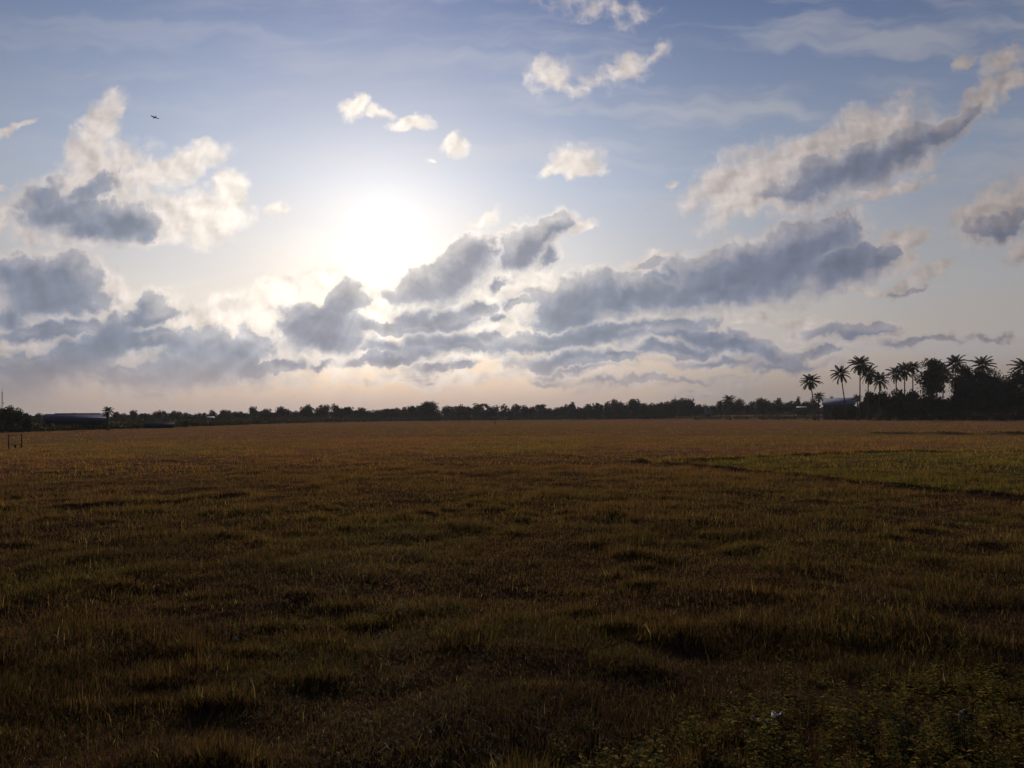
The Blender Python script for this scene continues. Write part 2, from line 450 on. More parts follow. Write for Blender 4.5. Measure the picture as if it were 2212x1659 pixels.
def solid(name, c1, c2, scale=4.0, rough=0.8, bump=0.0, metal=0.0, stretch=(1, 1, 1)):
    def b(N):
        tc = N.new('ShaderNodeTexCoord')
        mp = N.new('ShaderNodeMapping'); N.put(mp.inputs[0], tc.outputs['Object']); mp.inputs['Scale'].default_value = stretch
        nz = N.noise(mp.outputs[0], scale, 5, .6)
        c = N.mix(N.step(nz, .3, .7), (*c1, 1), (*c2, 1))
        p = N.new('ShaderNodeBsdfPrincipled'); N.put(p.inputs['Base Color'], c)
        p.inputs['Roughness'].default_value = rough; p.inputs['Metallic'].default_value = metal; p.inputs['Specular IOR Level'].default_value = .04
        if bump:
            bp = N.new('ShaderNodeBump'); bp.inputs['Strength'].default_value = bump; N.put(bp.inputs['Height'], nz)
            N.put(p.inputs['Normal'], bp.outputs[0])
        return p.outputs[0]
    return material(name, b)

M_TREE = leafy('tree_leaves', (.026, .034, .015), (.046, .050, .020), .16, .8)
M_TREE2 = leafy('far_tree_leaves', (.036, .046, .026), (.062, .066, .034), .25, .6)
M_PALM = leafy('palm_leaves', (.028, .031, .014), (.052, .044, .020), .16, .6, .6, .12)
M_DRYPALM = leafy('dry_palm_leaves', (.10, .06, .03), (.14, .085, .04), .25, 1.0)
M_SCRUB = leafy('scrub_leaves', (.034, .036, .016), (.060, .052, .022), .22, .5)
M_BARK = solid('bark', (.045, .035, .028), (.09, .07, .055), 6, .9, .6, stretch=(1, 1, .3))
M_PALMBARK = solid('palm_bark', (.060, .045, .034), (.12, .095, .07), 5, .9, .6, stretch=(.4, .4, 5))
M_ROOF = solid('blue_metal_roof', (.050, .054, .115), (.07, .075, .145), 1.5, .75, .1, 0)
M_ROOF2 = solid('pale_blue_metal_roof', (.17, .18, .26), (.24, .25, .34), 1.5, .7, .1, 0)
M_DARKROOF = solid('dark_blue_tarpaulin', (.012, .018, .034), (.022, .03, .05), 1.5, .7, .2)
M_WALL = solid('grey_wall', (.045, .042, .045), (.075, .07, .07), 2.0, .9, .2)
M_WHITE = solid('white_wall', (.20, .205, .21), (.28, .28, .28), 1.0, .8, .1)
M_PALE = solid('pale_metal_roof', (.45, .46, .48), (.62, .63, .64), 1.0, .45, .1, .2)
M_DARK = solid('dark_opening', (.01, .01, .01), (.02, .02, .02), 2, .9)
M_GALV = solid('galvanised_steel', (.12, .12, .13), (.2, .2, .21), 3, .6, 0, .3)
M_WOOD = solid('weathered_wood', (.035, .024, .016), (.07, .05, .035), 8, .85, .4, stretch=(1, 1, .2))
M_STONE = solid('pale_stone', (.09, .074, .055), (.20, .165, .125), 14, .95, 1.0)
M_LITTER = solid('pale_plastic_scrap', (.30, .30, .31), (.5, .5, .51), 10, .6, .3)
M_BIRD = solid('dark_feathers', (.02, .018, .02), (.05, .042, .045), 14, .8)

# ------------------------------------------------------------------ terrain
# far edge of the field: bearing -> distance
EDGE_PTS = [(-500, 958), (-250, 945), (0, 935), (160, 930), (330, 924.5), (500, 919), (700, 912.5), (900, 909.2), (1100, 907.6), (1400, 905.6), (1700, 905.0), (1950, 905.6), (2212, 907), (2450, 908.5), (2700, 911)]
_e = [ground_at(*p) for p in EDGE_PTS]
EDGE_AZ = np.array([math.atan2(p.x, p.y) for p in _e]); EDGE_D = np.array([math.hypot(p.x, p.y) for p in _e])
def edge_dist(az): return np.interp(az, EDGE_AZ, EDGE_D)

# low earth banks between the paddies
BUNDS = [([(1385, 1000), (1500, 1011), (1640, 1021), (1750, 1033), (1900, 1048), (2050, 1062), (2212, 1078), (2500, 1108)], .11, .28),
         ([(1385, 1000), (1480, 994), (1600, 988), (1760, 982), (1950, 977), (2212, 974), (2450, 972)], .10, .5),
         ([(1880, 938), (2000, 939), (2212, 941), (2450, 944)], .26, .8),
         ([(-250, 1110), (60, 1099), (240, 1090), (420, 1078), (520, 1068)], .09, .4),
         ([(1180, 985), (1385, 1000)], .10, .5)]
BUND_G = [([ground_at(*p) for p in pts], h, w) for pts, h, w in BUNDS]

def seg_dist(x, y, pts):
    best = np.full(x.shape, 1e9)
    for a, b in zip(pts[:-1], pts[1:]):
        ex, ey = b.x - a.x, b.y - a.y
        t = np.clip(((x - a.x) * ex + (y - a.y) * ey) / (ex * ex + ey * ey), 0, 1)
        best = np.minimum(best, np.hypot(x - a.x - t * ex, y - a.y - t * ey))
    return best

GREEN_POLY = [ground_at(*p) for p in [(1385, 1000), (1600, 988), (1950, 977), (2212, 974), (2600, 972), (2600, 1116), (2212, 1078), (1900, 1048), (1640, 1021)]]
def in_poly(x, y, poly):
    ins = np.zeros(x.shape, bool)
    for i in range(len(poly)):
        a, b = poly[i], poly[i - 1]
        c = ((a.y > y) != (b.y > y)) & (x < (b.x - a.x) * (y - a.y) / (b.y - a.y + 1e-12) + a.x)
        ins ^= c
    return ins

def terrain(x, y):
    r = np.hypot(x, y); az = np.arctan2(x, y)
    near = 1 - sstep(r, 25, 90)
    z = (fbm(x * .85, y * .75, 3, 3) - .5) * .20 * (0.25 + .75 * near)
    z = z + (fbm(x * .09, y * .09, 5, 2) - .5) * .16
    for pts, h, w in BUND_G:
        d = seg_dist(x, y, pts)
        lump = .55 + .9 * vnoise(x * .9, y * .9, 8)
        z = z + h * np.exp(-(d / w) ** 2) * lump
    ed = edge_dist(az)
    front = np.abs(az) < 0.72
    # bank at the far right edge and the raised ground under the palms
    right = sstep(az, 0.10, 0.22) * front
    z = z + right * (.95 * np.exp(-((r - ed) / 1.6) ** 2))
    z = z + (sstep(az, 0.12, 0.30) * front) * 1.55 * sstep(r - ed, 3, 26)
    z = z + .5 * sstep(r - ed, 0, 30) * front
    z = z * sstep(r, .6, 2.5)
    return z

def tz(x, y): return float(terrain(np.array([float(x)]), np.array([float(y)]))[0])

def greenness(x, y):
    """0 dry stubble .. 1 fresh regrowth"""
    g = fbm(x * .05 + 4, y * .03 + 9, 21, 3)
    g = sstep(g, .44, .66) * .5
    g = g + .25 * sstep(fbm(x * .45, y * .45, 31, 2), .5, .75)
    g = np.maximum(g, .8 * sstep(fbm(x * .10 + 2, y * .13 + 5, 61, 3), .46, .64) * (1 - sstep(np.hypot(x, y), 16, 32)))
    ed_ = edge_dist(np.arctan2(x, y)); r_ = np.hypot(x, y)
    g = np.maximum(g, .9 * sstep(ed_ - r_, 26, 8) * sstep(np.arctan2(x, y), -.12, -.25))      # fresh strip along the left edge
    ip = in_poly(x, y, GREEN_POLY)
    g = np.where(ip, np.maximum(g, .45 + .65 * fbm(x * .12, y * .12, 33, 2)), g)
    r = np.hypot(x, y)
    g = np.where(ip, g, g * (1 - .45 * sstep(r, 45, 90)) * (1 - .5 * sstep(r, 110, 200)))
    return np.clip(g, 0, 1)

def make_ground():
    a_in = np.linspace(-44, 44, 420); a_out = np.linspace(44, 316, 92)[1:-1]
    A = np.radians(np.concatenate([a_in, a_out])); na = len(A)
    rr = np.concatenate([np.geomspace(.6, 4.5, 14)[:-1], np.geomspace(4.5, 700, 400), np.geomspace(700, 9000, 24)[1:]])
    nr = len(rr)
    RR, AA = np.meshgrid(rr, A, indexing='ij')
    x = RR * np.sin(AA); y = RR * np.cos(AA)
    z = terrain(x.ravel(), y.ravel())
    V = np.stack([x.ravel(), y.ravel(), z], 1)
    V = np.vstack([V, [[0, 0, 0]]])
    i = np.arange(nr - 1)[:, None]; j = np.arange(na)[None, :]
    j2 = (j + 1) % na
    F = np.stack([i * na + j, i * na + j2, (i + 1) * na + j2, (i + 1) * na + j], -1).reshape(-1, 4)[:, ::-1]
    cen = len(V) - 1
    T = np.stack([np.full(na, cen), (np.arange(na) + 1) % na, np.arange(na)], 1)[:, ::-1]
    flat = np.concatenate([F.ravel(), T.ravel()]); cnt = np.concatenate([np.full(len(F), 4), np.full(len(T), 3)])
    g = greenness(V[:, 0], V[:, 1])
    d = np.full(len(V), 1e9)
    for pts, h, w in BUND_G: d = np.minimum(d, seg_dist(V[:, 0], V[:, 1], pts) / w)
    def b(N):
        at_ = N.n('ShaderNodeAttribute', attribute_name='green')
        tc = N.new('ShaderNodeTexCoord'); P = tc.outputs['Object']
        big = N.noise(P, .035, 4, .55); mid = N.noise(P, .5, 4, .6); fine = N.noise(P, 6, 5, .65)
        mps = N.new('ShaderNodeMapping'); N.put(mps.inputs[0], P); mps.inputs['Scale'].default_value = (.05, .16, 1)
        strk = N.noise(mps.outputs[0], 1.0, 4, .6)
        dry = N.mix(N.step(big, .35, .65), (.275, .140, .085, 1), (.262, .160, .075, 1))
        dry = N.mix(N.step(strk, .45, .7, 0, .6), dry, (.205, .098, .070, 1))
        grn = N.mix(mid, (.130, .118, .036, 1), (.185, .150, .046, 1))
        c = N.mix(at_.outputs['Fac'], dry, grn)
        c = N.mix(N.step(fine, .35, .7, 0.0, .75), c, N.mix(1.0, c, (.38, .34, .33, 1), 'MULTIPLY'))
        tuft = N.step(N.noise(P, 1.3, 3, .6), .56, .68, 0, .7)
        c = N.mix(tuft, c, N.mix(1.0, c, (.45, .38, .36, 1), 'MULTIPLY'))
        dm = N.n('ShaderNodeAttribute', attribute_name='mat')              # near ground darkened: shade under the sward painted into the colour
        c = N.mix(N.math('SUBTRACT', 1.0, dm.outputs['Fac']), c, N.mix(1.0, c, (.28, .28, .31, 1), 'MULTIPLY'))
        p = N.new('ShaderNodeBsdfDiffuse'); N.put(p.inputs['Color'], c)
        bp = N.new('ShaderNodeBump'); bp.inputs['Strength'].default_value = .9; bp.inputs['Distance'].default_value = .12
        N.put(bp.inputs['Height'], N.math('ADD', fine, mid)); N.put(p.inputs['Normal'], bp.outputs[0])
        return p.outputs[0]
    me = mesh_np('ground', V, flat, material('stubble_soil', b), cnt, {'green': ('FLOAT', g), 'mat': ('FLOAT', sstep(np.hypot(V[:, 0], V[:, 1]) + 22 * (fbm(V[:, 0] * .05, V[:, 1] * .05, 77, 3) - .5), 22, 75))}, smooth=True)  # noise-edged distance from the viewer, mask of the painted near shade
    return tag(link('ground', me), kind='structure')
make_ground()

# ------------------------------------------------------------------ grass
def grass_material():
    def b(N):
        a = N.n('ShaderNodeAttribute', attribute_name='tint')
        c = a.outputs['Color']
        d = N.new('ShaderNodeBsdfDiffuse'); N.put(d.inputs[0], c)
        tr = N.new('ShaderNodeBsdfTranslucent'); N.put(tr.inputs[0], N.mix(1.0, c, (1.15, 1.08, .72, 1), 'MULTIPLY'))
        gl = N.new('ShaderNodeBsdfGlossy'); gl.inputs['Roughness'].default_value = .5; gl.inputs['Color'].default_value = (.9, .88, .84, 1)
        m1 = N.new('ShaderNodeMixShader'); m1.inputs[0].default_value = .52
        N.put(m1.inputs[1], d.outputs[0]); N.put(m1.inputs[2], tr.outputs[0])
        m2 = N.new('ShaderNodeMixShader'); m2.inputs[0].default_value = .006
        N.put(m2.inputs[1], m1.outputs[0]); N.put(m2.inputs[2], gl.outputs[0])
        return m2.outputs[0]
    return material('grass_blades', b)
M_GRASS = grass_material()

def scatter(r0, r1, n, amax=R(43)):
    r = np.sqrt(rng.uniform(r0 * r0, r1 * r1, n)); a = rng.uniform(-amax, amax, n)
    return r * np.sin(a), r * np.cos(a)

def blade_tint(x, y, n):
    g = greenness(x, y)
    patch = fbm(x * .3 + 50, y * .3, 41, 3)
    straw = np.array([.122, .079, .044]); brown = np.array([.068, .042, .029]); purple = np.array([.058, .039, .034])
    green = np.array([.060, .074, .018]); olive = np.array([.108, .096, .026])
    u = rng.random(n)[:, None]; v = rng.random(n)[:, None]
    dry = straw * u + brown * (1 - u)
    dry = dry * (1 - sstep(patch, .5, .7)[:, None] * .6) + purple * sstep(patch, .5, .7)[:, None] * .6
    wet = green * v + olive * (1 - v)
    pick = (rng.random(n) < (g * .8 + .14))[:, None]
    c = np.where(pick, wet, dry) * rng.uniform(.6, 1.3, (n, 1))
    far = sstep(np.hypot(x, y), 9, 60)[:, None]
    c = c * (np.array([.74, .68, .62]) + sstep(y + 3 * (patch - .5), 6, 13)[:, None] * np.array([.26, .28, .16]) + far * np.array([1.28, .80, .80]))  # near blades tinted darker as painted shade, rising with distance from the viewer
    c = c * np.where(in_poly(x, y, GREEN_POLY), .98, 1.0)[:, None]
    br = (rng.random(n) < .03 * (1 - far[:, 0]))[:, None]
    c = np.where(br, np.array([.22, .17, .09]) * rng.uniform(.6, 1.3, (n, 1)), c)                                          # sparse straw blades, sunlit glints put into their colour
    return c

def blades(x, y, hgt, wid, lean, segs):
    """x, y root points; returns verts, faces, tint of curved ribbons."""
    n = len(x)
    z = terrain(x, y) - .01
    yaw = rng.uniform(0, 2 * math.pi, n); dirx, diry = np.cos(yaw), np.sin(yaw)
    face = rng.uniform(0, 2 * math.pi, n); wx, wy = np.cos(face) * wid / 2, np.sin(face) * wid / 2
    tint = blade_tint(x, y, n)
    if segs == 1:
        tx, ty = x + dirx * hgt * lean, y + diry * hgt * lean
        tzv = z + hgt * np.sqrt(np.maximum(1 - .6 * lean ** 2, .1))
        V = np.stack([np.stack([x - wx, y - wy, z], 1), np.stack([x + wx, y + wy, z], 1), np.stack([tx, ty, tzv], 1)], 1).reshape(-1, 3)
        F = np.arange(n * 3).reshape(-1, 3)
        return V, F, np.repeat(tint, 3, 0), None
    mx, my, mz = x + dirx * hgt * lean * .32, y + diry * hgt * lean * .32, z + hgt * .58
    tx, ty = x + dirx * hgt * lean, y + diry * hgt * lean
    tzv = z + hgt * np.maximum(1 - .55 * lean ** 2, .35)
    V = np.stack([np.stack([x - wx, y - wy, z], 1), np.stack([x + wx, y + wy, z], 1),
                  np.stack([mx + wx * .8, my + wy * .8, mz], 1), np.stack([mx - wx * .8, my - wy * .8, mz], 1),
                  np.stack([tx, ty, tzv], 1)], 1).reshape(-1, 3)
    o = np.arange(n)[:, None] * 5
    Q = o + np.array([[0, 1, 2, 3]]); T = o + np.array([[3, 2, 4]])
    return V, Q, np.repeat(tint, 5, 0), T

def lush(x, y):
    """height factor of the sward: thin flats and thick tussocks"""
    c = fbm(x * .9, y * .9, 51, 3)
    d = fbm(x * .28, y * .4, 57, 2)
    return .62 + .75 * sstep(c, .5, .8) + .35 * sstep(d, .45, .7)

def near_edge_ok(x, y):
    return np.hypot(x, y) < edge_dist(np.arctan2(x, y)) - 2

WEED_POLY = [ground_at(*p) for p in [(1180, 1800), (1230, 1640), (1480, 1560), (1680, 1475), (1900, 1455), (2500, 1450), (2500, 1800)]]

def make_grass():
    VV, QQ, TT, CC = [], [], [], []; off = 0
    def push(res):
        nonlocal off
        V, F, c, T = res
        VV.append(V); CC.append(c)
        if T is None: TT.append(F + off)
        else: QQ.append(F + off); TT.append(T + off)
        off += len(V)
    def zone(r0, r1, n, h0, h1, w0, w1, segs, lean=1.0, thin=.0):
        x, y = scatter(r0, r1, n)
        L = lush(x, y)
        k = (rng.random(n) < np.clip(L * .85, .5, 1) * np.where(in_poly(x, y, WEED_POLY), .28, 1)) & near_edge_ok(x, y)
        x, y, L = x[k], y[k], L[k]; m = len(x)
        h = rng.uniform(h0, h1, m) * L
        push(blades(x, y, h, rng.uniform(w0, w1, m), np.minimum(np.abs(rng.normal(0, .85, m)) * lean, 2.2), segs))
    zone(3.6, 9, 300000, .04, .12, .003, .006, 2, 1.4)
    zone(9, 17, 260000, .05, .16, .005, .009, 2, 1.2)
    zone(17, 36, 300000, .06, .20, .010, .020, 1)
    zone(36, 90, 260000, .07, .22, .02, .05, 1)
    zone(90, 300, 150000, .08, .24, .05, .13, 1)
    # upright green shoots standing above the mat
    def shoots(r0, r1, n, ncl):
        cx, cy = scatter(r0, r1, ncl); 
        q = rng.integers(0, ncl, n)
        x = cx[q] + rng.normal(0, .28, n); y = cy[q] + rng.normal(0, .28, n)
        push(blades(x, y, rng.uniform(.10, .24, n), rng.uniform(.003, .005, n) * (1 + r0 / 14), np.abs(rng.normal(0, .22, n)), 2))
    shoots(4.5, 10, 1500, 90); shoots(10, 22, 2600, 300)
    # dark tussocks across the middle distance
    for r0, r1, ncl, per, s in ((4.2, 10, 40, 700, .30), (8, 24, 210, 380, .34), (24, 60, 560, 90, .42), (60, 150, 800, 34, .6), (150, 300, 420, 20, .9)):
        cx, cy = scatter(r0, r1, ncl); k = near_edge_ok(cx, cy); cx, cy = cx[k], cy[k]; ncl = len(cx)
        q = rng.integers(0, ncl, ncl * per); n = len(q)
        dx, dy = rng.normal(0, s * .8, n), rng.normal(0, s * .35, n)
        x, y = cx[q] + dx, cy[q] + dy
        fall = np.exp(-(dx / s) ** 2 - (dy / (s * .5)) ** 2)
        cs_ = rng.uniform(.4, 1.25, ncl)
        h = rng.uniform(.07, .18, n) * (.5 + fall) * cs_[q] * (1 if r0 < 24 else 1.35)
        push(blades(x, y, h, rng.uniform(.005, .010, n) * (1 + r0 / 9), np.abs(rng.normal(0, .75, n)), 1))
    # ragged grass along the paddy banks
    for pts, hh, w in BUND_G[:4]:
        for a, b in zip(pts[:-1], pts[1:]):
            L = (b - a).length; n = int(L * 90)
            t = rng.random(n); x = a.x + (b.x - a.x) * t + rng.normal(0, w * .45, n); y = a.y + (b.y - a.y) * t + rng.normal(0, w * .45, n)
            d = float((a.length + b.length) / 2)
            push(blades(x, y, rng.uniform(.08, .24, n) * (.6 + .8 * vnoise(x * 1.2, y * 1.2, 3)), rng.uniform(.008, .02, n) * (1 + d / 25), np.abs(rng.normal(0, .5, n)), 1))
    V = np.concatenate(VV); C = np.concatenate(CC)
    Q = np.concatenate(QQ); T = np.concatenate(TT)
    flat = np.concatenate([Q.ravel(), T.ravel()]); cnt = np.concatenate([np.full(len(Q), 4), np.full(len(T), 3)])
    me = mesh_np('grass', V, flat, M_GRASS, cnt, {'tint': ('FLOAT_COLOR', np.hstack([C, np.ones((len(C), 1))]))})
    tag(link('grass', me), kind='stuff')
make_grass()

# ------------------------------------------------------------------ trees
def leaf_cards(centres, radii, per, size, flat=.75, rs=None):
    """Leaf-sized quads filling lumpy clumps; returns verts and quads."""
    rs = rs or rng
    P = []
    for c, rad, k in zip(centres, radii, per):
        d = rs.normal(size=(k, 3)); d /= np.linalg.norm(d, axis=1)[:, None]
        rr = rad * rs.uniform(.45, 1.08, (k, 1)) * (1 + .25 * rs.normal(size=(k, 1)) * .5)
        q = d * rr; q[:, 2] *= flat
        P.append(np.array(c) + q)
    P = np.concatenate(P); n = len(P)
    a = rs.normal(size=(n, 3)); a /= np.linalg.norm(a, axis=1)[:, None]
    b = np.cross(a, rs.normal(size=(n, 3))); b /= np.linalg.norm(b, axis=1)[:, None] + 1e-9
    s = size * rs.uniform(.55, 1.3, (n, 1))
    V = np.stack([P - a * s, P + b * s * .55, P + a * s, P - b * s * .55], 1).reshape(-1, 3)
    return V, np.arange(n * 4).reshape(-1, 4)

def crown_mesh(name, height, width, base, nclump, per, size, seed, top_bias=0.0, gaps=.0, mat=None):
    rs = np.random.default_rng(seed)
    cz = (height + base) / 2; hz = (height - base) / 2
    cs, rad, pk = [], [], []
    while len(cs) < nclump:
        p = rs.uniform(-1, 1, 3)
        l = np.linalg.norm(p)
        if l > 1 or l < .25: continue
        w = 1 - .35 * max(0, -p[2]) - .25 * max(0, p[2]) * (1 - top_bias)
        cs.append((p[0] * width / 2 * w * .86, p[1] * width / 2 * w * .86, cz + p[2] * hz * .84))
        r_ = rs.uniform(.17, .31) * min(width, height - base) * (1 - gaps * .4)
        rad.append(r_); pk.append(int(per * rs.uniform(.6, 1.3)))
    V, F = leaf_cards(cs, rad, pk, size, .8, rs)
    return mesh_np(name, V, F, mat or M_TREE), cs

def trunk_mesh(name, h0, h1, rad, clumps, seed, limbs=7, mat=None):
    rs = random.Random(seed)
    m = MB()
    lx, ly = rs.uniform(-.04, .04) * h1, rs.uniform(-.04, .04) * h1
    pts = [(lx * t * t, ly * t * t, -0.3 + (h1 + .3) * t) for t in (0, .1, .35, .65, 1)]
    m.tube(pts, [rad * 1.5, rad * 1.1, rad * .9, rad * .65, rad * .2], 8)
    for c in rs.sample(clumps, min(limbs, len(clumps))):
        t = rs.uniform(.35, .85)
        s = Vector((lx * t * t, ly * t * t, h0 * .7 + (h1 - h0 * .7) * t * .6))
        e = Vector(c); mid = s.lerp(e, .5) + Vector((0, 0, -.05 * h1))
        m.tube([s, mid, e], [rad * .45, rad * .3, rad * .08], 6)
    return m.mesh(name, mat or M_BARK, True)

class TreeKind:
    """crown and trunk of unit-free size, shared by copies"""
    def __init__(self, name, h, w, base, nclump, per, size, seed, rad, mat=None, gaps=0, top=0, limbs=7):
        self.name, self.h, self.w = name, h, w
        self.crown, cs = crown_mesh(name + '_crown', h, w, base, nclump, per, size, seed, top, gaps, mat)
        self.trunk = trunk_mesh(name + '_trunk', base, h * .8, rad, cs, seed, limbs)
    def place(self, loc, height, width=None, label=None, group=None, rz=None, cat='tree', name=None):
        s = height / self.h; sw = (width / self.w) if width else s
        o = empty(name or self.name, loc, random.uniform(0, 6.28) if rz is None else rz, (sw, sw, s))
        tag(o, label, cat, group)
        link('crown', self.crown, o); link('trunk', self.trunk, o)
        return o

# kinds: far rows (few pixels each) and the near grove
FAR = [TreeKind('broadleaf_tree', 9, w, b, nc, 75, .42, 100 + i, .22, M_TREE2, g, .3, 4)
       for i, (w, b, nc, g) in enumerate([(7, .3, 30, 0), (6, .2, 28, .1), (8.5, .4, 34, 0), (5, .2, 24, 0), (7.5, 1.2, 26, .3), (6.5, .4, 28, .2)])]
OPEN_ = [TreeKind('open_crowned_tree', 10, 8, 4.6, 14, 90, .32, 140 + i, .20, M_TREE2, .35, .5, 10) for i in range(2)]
GROVE = [TreeKind('grove_tree', 20, w, b, nc, 150, .40, 160 + i, .38, M_TREE, g, .3, 9)
         for i, (w, b, nc, g) in enumerate([(12, 2.5, 44, 0), (14, 3, 50, 0), (9, 5, 34, .15), (12, 1.5, 46, .1)])]
SHRUB = [TreeKind('shrub', 5, 5.5, .2, 24, 130, .30, 180 + i, .12, M_TREE, 0, .2, 5) for i in range(3)]

F_V = FOC * VW
def zpix(x, y, d): return at(x, y, d).z

def plant(kind, x, ytop, dist, width_px=None, **kw):
    p = at(x, ytop, dist)
    g = tz(p.x, p.y)
    return kind.place((p.x, p.y, g), max(p.z - g, .8), width_px / F_V * dist if width_px else None, **kw)

# far tree row: skyline measured along the horizon
SKY_X = [-260, 0, 100, 150, 200, 260, 290, 330, 370, 420, 450, 480, 520, 545, 580, 640, 690, 740, 800, 850, 900, 950, 1000, 1060, 1100, 1150, 1200, 1250, 1300, 1340, 1370, 1420, 1470, 1510, 1530, 1560, 1600, 1640, 1660, 1690, 1730, 1800, 1900, 2300, 2500]
SKY_Y = [888, 893, 896, 896, 895, 892, 890, 889, 891, 889, 892, 890, 888, 885, 884, 882, 881, 881, 880, 880, 880, 882, 876, 878, 878, 876, 875, 873, 870, 868, 864, 863, 865, 869, 875, 873, 868, 866, 864, 868, 869, 868, 866, 866, 866]
def skyline(x): return float(np.interp(x, SKY_X, SKY_Y))
def far_dist(x): return float(np.interp(x, [-260, 100, 500, 560, 1000, 1500, 1800, 2500], [330, 380, 430, 450, 500, 480, 460, 450]))

x = -250.0
while x < 1760:
    hazy = x < 520
    k = random.choice(FAR)
    dd = far_dist(x) + random.uniform(0, 26)
    yt = skyline(x) + random.choice([-8, -5, -3, -1, 0, 1, 3, 5, 7]) * (.6 if hazy else 1) + random.uniform(-1, 1)
    wpx = random.uniform(17, 27) if not hazy else random.uniform(12, 20)
    if hazy: lab, gr = 'small bluish tree fading into the haze in the far row left of the field', 'hazy trees of the far left row'
    elif x < 1130: lab, gr = 'dark tree in the closed row behind the middle of the field', 'trees of the middle row'
    elif x < 1520: lab, gr = 'taller dark rounded tree in the long row right of the middle', 'trees of the taller row'
    else: lab, gr = 'low dark tree in the far row behind the pale house and first palms', 'trees of the low row before the palms'
    plant(k, x, yt, dd, wpx, label=lab, group=gr)
    x += wpx * random.uniform(.55, .82)

# a closed mass of forest behind those rows
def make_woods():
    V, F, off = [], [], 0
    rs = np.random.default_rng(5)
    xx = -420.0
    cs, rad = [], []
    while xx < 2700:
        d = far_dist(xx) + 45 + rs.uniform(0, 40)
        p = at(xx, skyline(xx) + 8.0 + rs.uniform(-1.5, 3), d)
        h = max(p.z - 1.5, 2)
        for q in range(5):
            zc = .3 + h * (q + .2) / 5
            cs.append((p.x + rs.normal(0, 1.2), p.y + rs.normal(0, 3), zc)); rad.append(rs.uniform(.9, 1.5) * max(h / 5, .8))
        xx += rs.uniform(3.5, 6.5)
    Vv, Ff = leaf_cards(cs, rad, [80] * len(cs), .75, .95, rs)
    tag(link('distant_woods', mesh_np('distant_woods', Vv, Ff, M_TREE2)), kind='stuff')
make_woods()

# trees that stand out of the rows
def feature(kind, x, yt, w, dist, label, cat='tree', **kw):
    return plant(kind, x, yt, dist, w, label=label, cat=cat, **kw)
BIG = TreeKind('broadleaf_tree', 12, 11, 2.3, 46, 150, .36, 201, .35, M_TREE, 0, .4, 8)
feature(BIG, 926, 866.5, 42, 468, 'big round-crowned dark tree standing alone before the middle row')
feature(OPEN_[0], 690, 877, 30, 470, 'flat-topped tree poking above the middle row with sky under its crown')
feature(OPEN_[1], 973, 873, 34, 480, 'open-crowned tree just right of the big lone tree')
feature(OPEN_[0], 997, 874, 28, 480, 'second open-crowned tree right of the big lone tree, fuller')
feature(OPEN_[1], 1036, 867, 40, 485, 'tall umbrella-shaped tree rising above the row right of the lone tree')
feature(OPEN_[0], 1090, 873, 24, 485, 'thin ragged tree top just right of the umbrella-shaped tree')
feature(FAR[2], 1645, 859, 30, 440, 'rounded pale-hazed tree standing higher than the row behind the low sheds')
feature(FAR[3], 1724, 857, 12, 520, 'narrow pointed hazy tree in the gap left of the first palm')
feature(FAR[1], 1370, 862, 30, 470, 'broad crown forming the highest bump of the row right of the middle')
feature(FAR[4], 806, 889, 14, 440, 'small dark bush-like tree standing before the middle row')
for xx, yt, lab in ((1226, 869, 'bare thin-twigged treetop above the right-hand row, left of two'), (1288, 866, 'bare thin-twigged treetop above the right-hand row, right of two')):
    k = OPEN_[1]; feature(k, xx, yt, 18, 490, lab)
# left edge
feature(FAR[0], -12, 876, 46, 190, 'dark leafy tree cut off by the left picture edge')
feature(FAR[2], 22, 877, 36, 185, 'dark tree with the tallest crown at the far left, under the lattice mast')
feature(FAR[1], 46, 885, 30, 182, 'dark rounded tree at the far left, right neighbour of the tallest one')
feature(FAR[3], 62, 898, 22, 176, 'low bushy tree at the right end of the dark left clump')
feature(FAR[4], 402, 905, 15, 205, 'small lone bush at the field edge right of the tarpaulin hut')
feature(FAR[0], -70, 880, 46, 188, 'dark tree beyond the left picture edge')

# ------------------------------------------------------------------ palms
def frond_geo(L, rise, droop, az, rs, npair=36, lw=.062, ll=.92, twist=0.0):
    """One feather frond: arching midrib with two rows of hanging leaflets."""
    V, F = [], []
    steps = 14
    pts = []
    a = rise; p = Vector((0, 0, 0)); dz = L / steps
    for i in range(steps + 1):
        pts.append(p.copy())
        p = p + Vector((math.cos(a), 0, math.sin(a))) * dz
        a -= droop / steps * (0.5 + 1.1 * i / steps)
    rot = Matrix.Rotation(az, 3, 'Z')
    side = Vector((0, 1, 0))
    def pos(t):
        u = t * steps; i = min(int(u), steps - 1)
        return pts[i].lerp(pts[i + 1], u - i), (pts[i + 1] - pts[i]).normalized()
    for i in range(steps):                                           # midrib
        w0 = .07 * (1 - i / steps) + .012; w1 = .07 * (1 - (i + 1) / steps) + .012
        o = len(V)
        V += [pts[i] - side * w0, pts[i] + side * w0, pts[i + 1] + side * w1, pts[i + 1] - side * w1]
        F.append((o, o + 1, o + 2, o + 3))
    for j in range(npair):
        t = .16 + .83 * j / npair
        c, tg = pos(t)
        l = ll * (math.sin(math.pi * min(1, t * .86 + .12)) ** .6) * rs.uniform(.8, 1.1) * L / 4.2
        for sg in (-1, 1):
            d = (side * sg * .85 + tg * .55 + Vector((0, 0, -.35 - .25 * rs.random()))).normalized()
            tip = c + d * l + Vector((0, 0, -.12 * l))
            wv = tg * lw * L / 4.2
            o = len(V)
            mid = c.lerp(tip, .55)
            V += [c - wv * .6, c + wv * .6, mid + wv, tip, mid - wv]
            F += [(o, o + 1, o + 2, o + 4), (o + 4, o + 2, o + 3)]
    return [rot @ v for v in V], F

